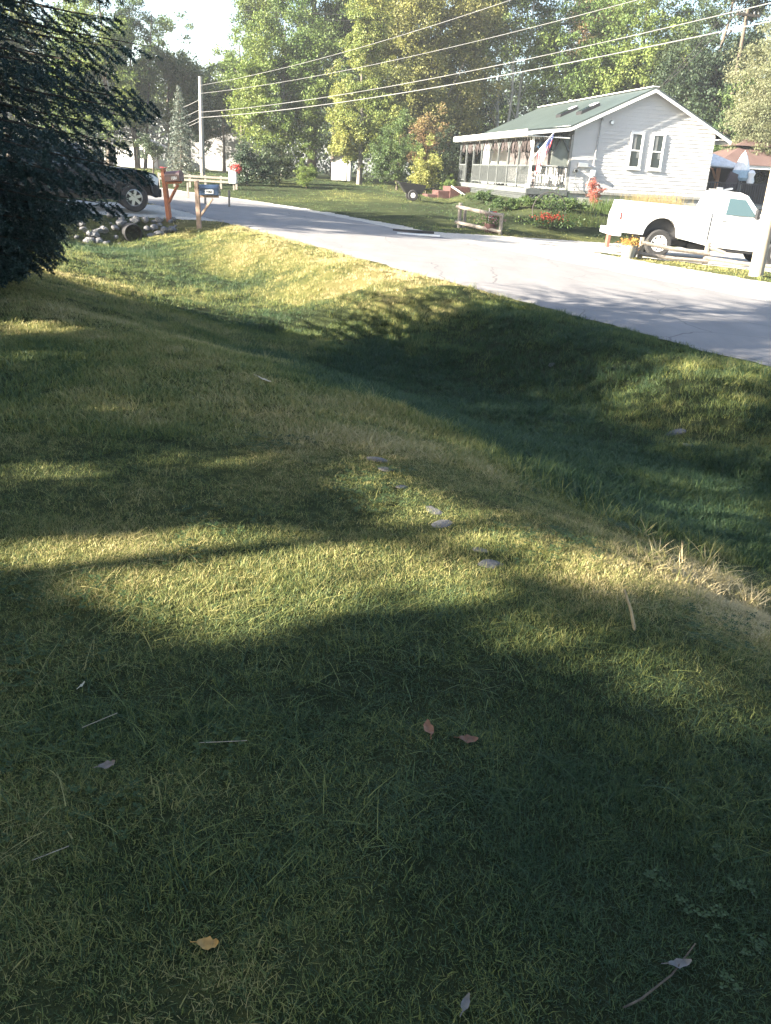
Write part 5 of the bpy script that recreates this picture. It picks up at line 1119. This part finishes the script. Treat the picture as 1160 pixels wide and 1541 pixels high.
cz = float(aty(1085, 250, 44)[2])-zf; mb = MB(); mb.add([(-1.2, -.8, cz), (1.0, -.8, cz-.08), (1.0, .8, cz-.08), (-1.2, .8, cz), (-.5, -.2, cz+.55), (-.4, .2, cz+.55), (-1.2, -.8, cz+.06), (1.0, -.8, cz-.02)], [(0, 1, 7, 6), (6, 7, 4), (7, 2, 5, 4), (2, 3, 5), (3, 6, 4, 5)]); mb.build('canopy_roof', plain('pale_blue_grey_canvas', (.48, .52, .58), .8), can)
for sx in (-1.1, .9):
    for sy in (-.7, .7): MB().bar((sx, sy, 0), (sx, sy, cz-.05), .05).build('post', M_GREYW, can)
wv_ = aty(1131, 262, 43.2); o_ = MB().lathe([(0, 0), (.14, 0), (.18, .16), (.12, .34), (.17, .5), (.09, .62), (0, .66)], 'z', 14).build('white_lantern', M_TRIM, None, smooth=True, loc=(wv_[0], 43.2, ztop-.05-.0)); finish(o_, None, 'white lantern shaped ornament on the deck rail right of the umbrella', 'ornament')
q = aty(1052, 300, 38.9); dg = MB().tube([(0, 0, -.4), (-.28, 0, .45)], .055, 8).tube([(-.28, 0, .45), (-.32, 0, .58)], .06, 8, 1).build('marker_post', [M_TRIM, m_fr], None, loc=(q[0]+.25, 38.2, T1(q[0], 38.2)+.35)); finish(dg, None, 'white post with a red tip leaning against the foundation behind the truck', 'post')
q = aty(997, 312, 31.0)
# ================================================================== FAR SIDE LEFT: barn, shed, rail, red and white box, hoop
bnp = aty(322, 290, 72); bn = empty('barn', (bnp[0]+1.2, 74, T1(bnp[0], 72)), .0, 'pale grey metal barn behind the round pine', 'building')
MB().prism([(-3.4, 0), (2.9, 0), (2.9, 3.0), (1.2, 3.75), (-3.4, 2.4)], 0, 6).build('wall', siding('pale_metal_wall', (.36, .36, .37), .25), bn)
mb = MB(); slab(mb, -3.7, 2.34, 1.2, 3.78, -.3, 6.3, .1); slab(mb, 3.2, 2.9, 1.2, 3.78, -.3, 6.3, .1); mb.build('roof', plain('faded_roof', (.30, .26, .25), .7), bn)
for x in (-.6, .9): MB().box(x-.16, x+.16, -.03, -.004, .9, 1.3).build('window', M_GLASS, bn)
hs_ = aty(205, 292, 70); h2 = empty('white_house', (hs_[0]-.5, 71, T1(hs_[0], 70)), 0, 'white house partly seen behind the pickup and the far trees', 'building')
MB().prism([(-1.2, 0), (1.6, 0), (1.6, 1.6), (.2, 2.1), (-1.2, 1.6)], 0, 4).build('wall', M_SIDE, h2); mb = MB(); slab(mb, -1.4, 1.53, .2, 2.12, -.3, 4.3, .1); slab(mb, 1.8, 1.53, .2, 2.12, -.3, 4.3, .1); mb.build('roof', plain('grey_roof', (.16, .16, .17), .8), h2)
MB().box(.4, .9, -.03, -.004, .7, 1.3).build('window', M_GLASS, h2)
sh = aty(507, 298, 60); s3 = empty('white_shed', (sh[0]+.2, 61, T1(sh[0], 60)), 0, 'small white shed half hidden among the trunks left of the yellow tree', 'shed')
MB().prism([(-.7, 0), (.55, 0), (.55, 1.25), (-.1, 1.5), (-.7, 1.2)], 0, 2).build('wall', M_SIDE, s3); mb = MB(); slab(mb, -.8, 1.18, -.1, 1.53, -.1, 2.1, .06); slab(mb, .65, 1.2, -.1, 1.53, -.1, 2.1, .06); mb.build('roof', M_DARK, s3); MB().box(-.3, .3, -.03, -.004, .02, 1.2).build('door', M_TRIM, s3)
fy = 45.0; xa = aty(240, 290, fy)[0]; xb = aty(356, 290, fy)[0]
fr = empty('low_rail', (xa, fy, T1(xa, fy)), 0, 'low pale board rail along the far lawn beyond the mailboxes', 'fence')
for k in range(6): x = (xb-xa)*k/5; MB().box(x-.05, x+.05, -.05, .05, -.3, .62).build('post', M_RAIL, fr)
MB().box(0, xb-xa, -.075, -.052, .30, .40).build('rail', M_RAIL, fr); MB().box(0, xb-xa, -.075, -.052, .48, .58).build('rail', M_RAIL, fr)
for i, (u, v) in enumerate(((283, 300), (309, 310), (345, 314))):
    q = at(u, v); o_ = MB().box(-.035, .035, -.03, .03, -.2, .62).build('marker_stake', M_RAIL, None, bevel=.005, loc=q); finish(o_, None, ['short pale stake on the far verge between the two mailboxes', 'short pale stake on the far verge behind the navy mailbox', 'pale stake on the far verge below the red and white box'][i], 'stake', 'stakes on the far verge')
q = aty(352, 297, 44.5); nb_ = empty('newspaper_box', (q[0], 44.5, T1(q[0], 44.5)), 0, 'white box with a red top beside the dark shrub across the road', 'box')
MB().bar((0, 0, -.2), (0, 0, .30), .08).build('post', M_RAIL, nb_); MB().box(-.22, .14, -.14, .14, .30, .88).build('box', M_WHITE, nb_, bevel=.05)
P = rng.normal(size=(90, 3)); P /= np.linalg.norm(P, axis=1)[:, None]; P = P*np.array([.26, .12, .2])+np.array([.12, 0, .98]); V, F = leafquads(P, .16, 1.4); mesh_np('red_ribbon', V, F, plain('red_ribbon', (.5, .06, .05), .6), nb_)
q = aty(249, 270, 50); bh = empty('basketball_hoop', (q[0], 50, T1(q[0], 50)), 0, 'basketball hoop with a dark framed backboard beyond the mailboxes', 'basketball hoop')
bz = float(aty(247, 246, 50)[2])-T1(q[0], 50)
MB().tube([(0, .4, 0), (0, .4, bz*.8), (0, .05, bz)], .05, 8).build('pole', M_DARK, bh); mb = MB()
for a_ in ((-.42, -.36, -.3, .3), (.36, .42, -.3, .3), (-.36, .36, .24, .3), (-.36, .36, -.3, -.24)): mb.box(a_[0], a_[1], -.03, .03, bz+a_[2], bz+a_[3])
mb.build('backboard_frame', M_DARK, bh); MB().box(-.36, .36, -.01, .01, bz-.24, bz+.24).build('backboard', M_GLASS, bh)
MB().tube([(.2*math.cos(2*PI*i/20), -.25+.2*math.sin(2*PI*i/20), bz-.2) for i in range(21)], .015, 5, cap=False).build('rim', m_fr, bh)
# ================================================================== CULVERT AND STONES
cu = hit(197, 353); s0, t0 = st(cu[0], cu[1]); cdir = Vector((-.53, .85, 0)).normalized(); cx0, cy0 = xy(s0, 8.85)
cz0 = T1(float(xy(s0, 8.4)[0]), float(xy(s0, 8.4)[1]))
cpos = Vector((float(cx0), float(cy0), cz0+.20))+cdir*.16
mb = MB(); n = 24; rr = []
for i in range(26): rr.append((.235+(.012 if i % 2 else 0), i*.08))
A = math.atan2(cdir.y, cdir.x)
cul = empty('culvert_pipe', cpos, A, 'black ribbed culvert pipe opening under the gravel driveway', 'pipe')
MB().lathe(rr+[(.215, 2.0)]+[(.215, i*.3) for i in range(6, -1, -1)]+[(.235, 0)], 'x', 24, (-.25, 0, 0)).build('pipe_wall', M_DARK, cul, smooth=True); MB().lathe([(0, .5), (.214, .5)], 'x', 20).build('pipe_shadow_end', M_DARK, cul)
def stone_mesh(seed):
    r_ = random.Random(seed); import bmesh
    bm = bmesh.new(); bmesh.ops.create_icosphere(bm, subdivisions=2, radius=1)
    ax = [Vector((r_.gauss(0, 1), r_.gauss(0, 1), r_.gauss(0, 1))).normalized() for _ in range(7)]; ds = [r_.uniform(.55, .9) for _ in ax]
    for v in bm.verts:
        for a_, d_ in zip(ax, ds):
            k = v.co.dot(a_)
            if k > d_: v.co -= a_*(k-d_)
    me = bpy.data.meshes.new('stone'); bm.to_mesh(me); bm.free(); me.materials.append(M_STONE); return me
SM = [stone_mesh(i) for i in range(7)]
SM2 = [m_.copy() for m_ in SM]
for m_ in SM2: m_.materials.clear(); m_.materials.append(M_STONE2)
def stone(name, loc, s, label, group, i=0, cat='stone'):
    o = bpy.data.objects.new(name, (SM2 if group else SM)[i % 7]); COL.objects.link(o); o.location = loc; o.scale = s; o.rotation_euler = (random.uniform(-.3, .3), random.uniform(-.3, .3), random.uniform(0, 6)); return finish(o, None, label, cat, group)
k = 0
for r_ in range(4):
    for c_ in range(13):
        ls = s0-1.35+2.5*c_/12+random.uniform(-.15, .15); lt = 8.78+.19*r_+random.uniform(-.11, .11)
        if abs(ls-s0) < .34 and r_ < 2: continue
        X_, Y_ = xy(ls, lt); zz = T1(float(X_), float(Y_)); sz = random.uniform(.045, .135)
        stone('stone', (float(X_), float(Y_), zz+sz*.3), (sz*1.25, sz, sz*.8), 'pale broken stone piled around the culvert mouth', 'stones piled around the culvert', k); k += 1
for i, (u, v, s_, tx) in enumerate(((567, 692, .050, 'flat grey slate stone at the lawn crest, farthest of the row'), (578, 706, .042, 'small grey stone just below the farthest slate stone'), (603, 733, .035, 'small stone in the middle of the crest row'), (652, 768, .055, 'wide flat grey slab at the lawn crest beside the sunlit patch'), (668, 790, .052, 'grey slab just below the wide flat one at the crest'), (728, 828, .035, 'small grey stone near the sunlit end of the crest row'), (738, 850, .042, 'nearest grey stone of the crest row'), (1016, 652, .085, 'large pale grey stone on the shaded road bank at right'), (1040, 672, .06, 'smaller stone beside the large pale one on the bank'), (830, 548, .05, 'grey stone half sunk in the bare patch of the road bank'))):
    q = at(u, v); stone('stone', q+Vector((0, 0, -s_*.16)), (s_*1.7, s_*1.1, s_*.5), tx, None, i+3)
# ================================================================== LEAVES AND STICKS ON THE LAWN
def fallen(u, v, L, col, label, rz, curl=.3, asp=.6, kind='oval'):
    q = at(u, v); m_ = plain('dry_leaf_%d_%d' % (u, v), col, .6, sc=40, var=.2); vs = []; fs = []; K = 7
    for i in range(K+1):
        t = i/K; wv = math.sin(PI*(t*.92+.04))**.8*asp/2*L*(1+(.25*math.sin(t*23) if kind == 'ragged' else .06*math.sin(t*20)))
        z = curl*L*(t-.5)**2*1.6
        for s_ in (-1, 0, 1): vs.append(((t-.5)*L, s_*wv, z+abs(s_)*curl*wv*.7+.003*math.sin(i*2+s_)))
    for i in range(K):
        for j in (0, 1): a_ = i*3+j; fs.append((a_, a_+1, a_+4, a_+3))
    me = bpy.data.meshes.new('fallen_leaf'); me.from_pydata(vs, [], fs); me.materials.append(m_); me.polygons.foreach_set('use_smooth', [True]*len(fs))
    r = empty('fallen_leaf', q+Vector((0, 0, .036)), rz, label, 'leaf'); r.rotation_euler = (random.uniform(-.15, .15)+.25, random.uniform(-.15, .15), rz)
    o = bpy.data.objects.new('leaf_blade', me); COL.objects.link(o); o.parent = r; MB().tube([(-.5*L, 0, curl*L*.4), (-.8*L, .03*L, curl*L*.3)], .0012, 5).build('stem', m_, r)
    return r
fallen(313, 1440, .046, (.42, .24, .06), 'yellow orange fallen leaf near the bottom left of the lawn', .1, .5, .6, 'ragged')
fallen(643, 1113, .062, (.21, .085, .035), 'red brown fallen leaf standing on edge, left of the pair', 1.7, .4, .55)
fallen(703, 1128, .056, (.15, .07, .035), 'darker red brown fallen leaf lying flat, right of the pair', .1, .3, .5)
fallen(163, 1168, .045, (.17, .14, .12), 'pale grey dead leaf in the shaded grass at left', .4, .5, .5, 'ragged'); fallen(1018, 1469, .05, (.14, .135, .13), 'grey curled leaf near the bottom right corner', .1, .4, .4); fallen(697, 1531, .042, (.18, .16, .14), 'pale leaf right at the bottom edge of the lawn', 1.2, .5, .4)
fallen(124, 1046, .03, (.55, .50, .36), 'thin pale leaf scrap left of centre in the shade', 1.3, .3, .25); fallen(398, 578, .16, (.50, .42, .30), 'pale dry twig like leaf on the middle lawn', -.7, .1, .12)
def stick(pts, r, label, mt=M_RAIL): o = MB().tube(pts, r, 6).build('stick', mt, None, smooth=True); finish(o, None, label, 'stick')
a = at(955, 948); stick([a+Vector((0, 0, .0)), a+Vector((-.02, .02, .07)), a+Vector((-.055, .03, .15))], [.007, .006, .004], 'pale broken stalk standing up on the ditch edge at right', wood('pale_stalk', (.45, .36, .22), (.3, .24, .15)))
a = at(960, 1522); b = at(1005, 1490); c = at(1040, 1445); stick([at(935, 1532)+Vector((0, 0, .03)), a+Vector((0, 0, .035)), b+Vector((0, 0, .045)), c+Vector((0, 0, .05))], [.0022, .0026, .0022, .0014], 'thin curved brown twig at the bottom right', BARK['brown'])
for i, (u1, v1, u2, v2) in enumerate(((50, 1312, 106, 1295), (300, 1133, 372, 1134), (125, 1110, 178, 1092))):
    stick([at(u1, v1)+Vector((0, 0, .035)), at(u2, v2)+Vector((0, 0, .045))], .0011, ['long pale straw lying in the shade near the left edge', 'long pale straw lying level left of the red brown leaves', 'long pale straw above the pale grey leaf'][i], M_POLE)
m = bpy.data.materials.new('haze_air'); m.use_nodes = True; nt = m.node_tree; nt.nodes.clear()
o_ = nt.nodes.new('ShaderNodeOutputMaterial'); pv = nt.nodes.new('ShaderNodeVolumePrincipled'); nt.links.new(pv.outputs[0], o_.inputs['Volume'])
pv.inputs['Color'].default_value = (.86, .90, .95, 1); pv.inputs['Density'].default_value = .0010; pv.inputs['Anisotropy'].default_value = .3
hz = MB().box(-430, 430, -70, 530, -3, 26).build('haze', m); hz['kind'] = 'stuff'
# ================================================================== CAMERA, LIGHT, WORLD
cd = bpy.data.cameras.new('camera'); cam = bpy.data.objects.new('camera', cd); COL.objects.link(cam); S.camera = cam
cd.sensor_fit = 'VERTICAL'; cd.sensor_height = 24; cd.lens = 24*FPX/1541; cd.clip_end = 2000; cd.clip_start = .05
Mc = Matrix(((_R[0], _U[0], -_F[0], CAM[0]), (_R[1], _U[1], -_F[1], CAM[1]), (_R[2], _U[2], -_F[2], CAM[2]), (0, 0, 0, 1)))
cam.matrix_world = Mc
w = bpy.data.worlds.new('World'); S.world = w; w.use_nodes = True; nt = w.node_tree; bg = nt.nodes['Background']
sky = nt.nodes.new('ShaderNodeTexSky'); sky.sky_type = 'NISHITA'; sky.sun_disc = False; sky.sun_elevation = SEL
# blender: rotation 0 = sun at +Y, increasing clockwise seen from above
sky.sun_rotation = math.atan2(SUN[0], SUN[1]); sky.altitude = 100; sky.dust_density = 1.4; sky.air_density = 1.0
nt.links.new(sky.outputs[0], bg.inputs[0]); bg.inputs[1].default_value = .052
sd = bpy.data.lights.new('sun', 'SUN'); so = bpy.data.objects.new('sun', sd); COL.objects.link(so)
sd.energy = 5.0; sd.angle = math.radians(.55); sd.color = (1, .90, .74)
so.rotation_euler = Vector([float(c) for c in SUN]).to_track_quat('Z', 'Y').to_euler()
S.view_settings.view_transform = 'Standard'; S.view_settings.look = 'None'; S.view_settings.gamma = 1
S.view_settings.exposure = 3.1
S.render.engine = 'CYCLES'; S.cycles.max_bounces = 6; S.cycles.volume_bounces = 0; S.cycles.transparent_max_bounces = 8
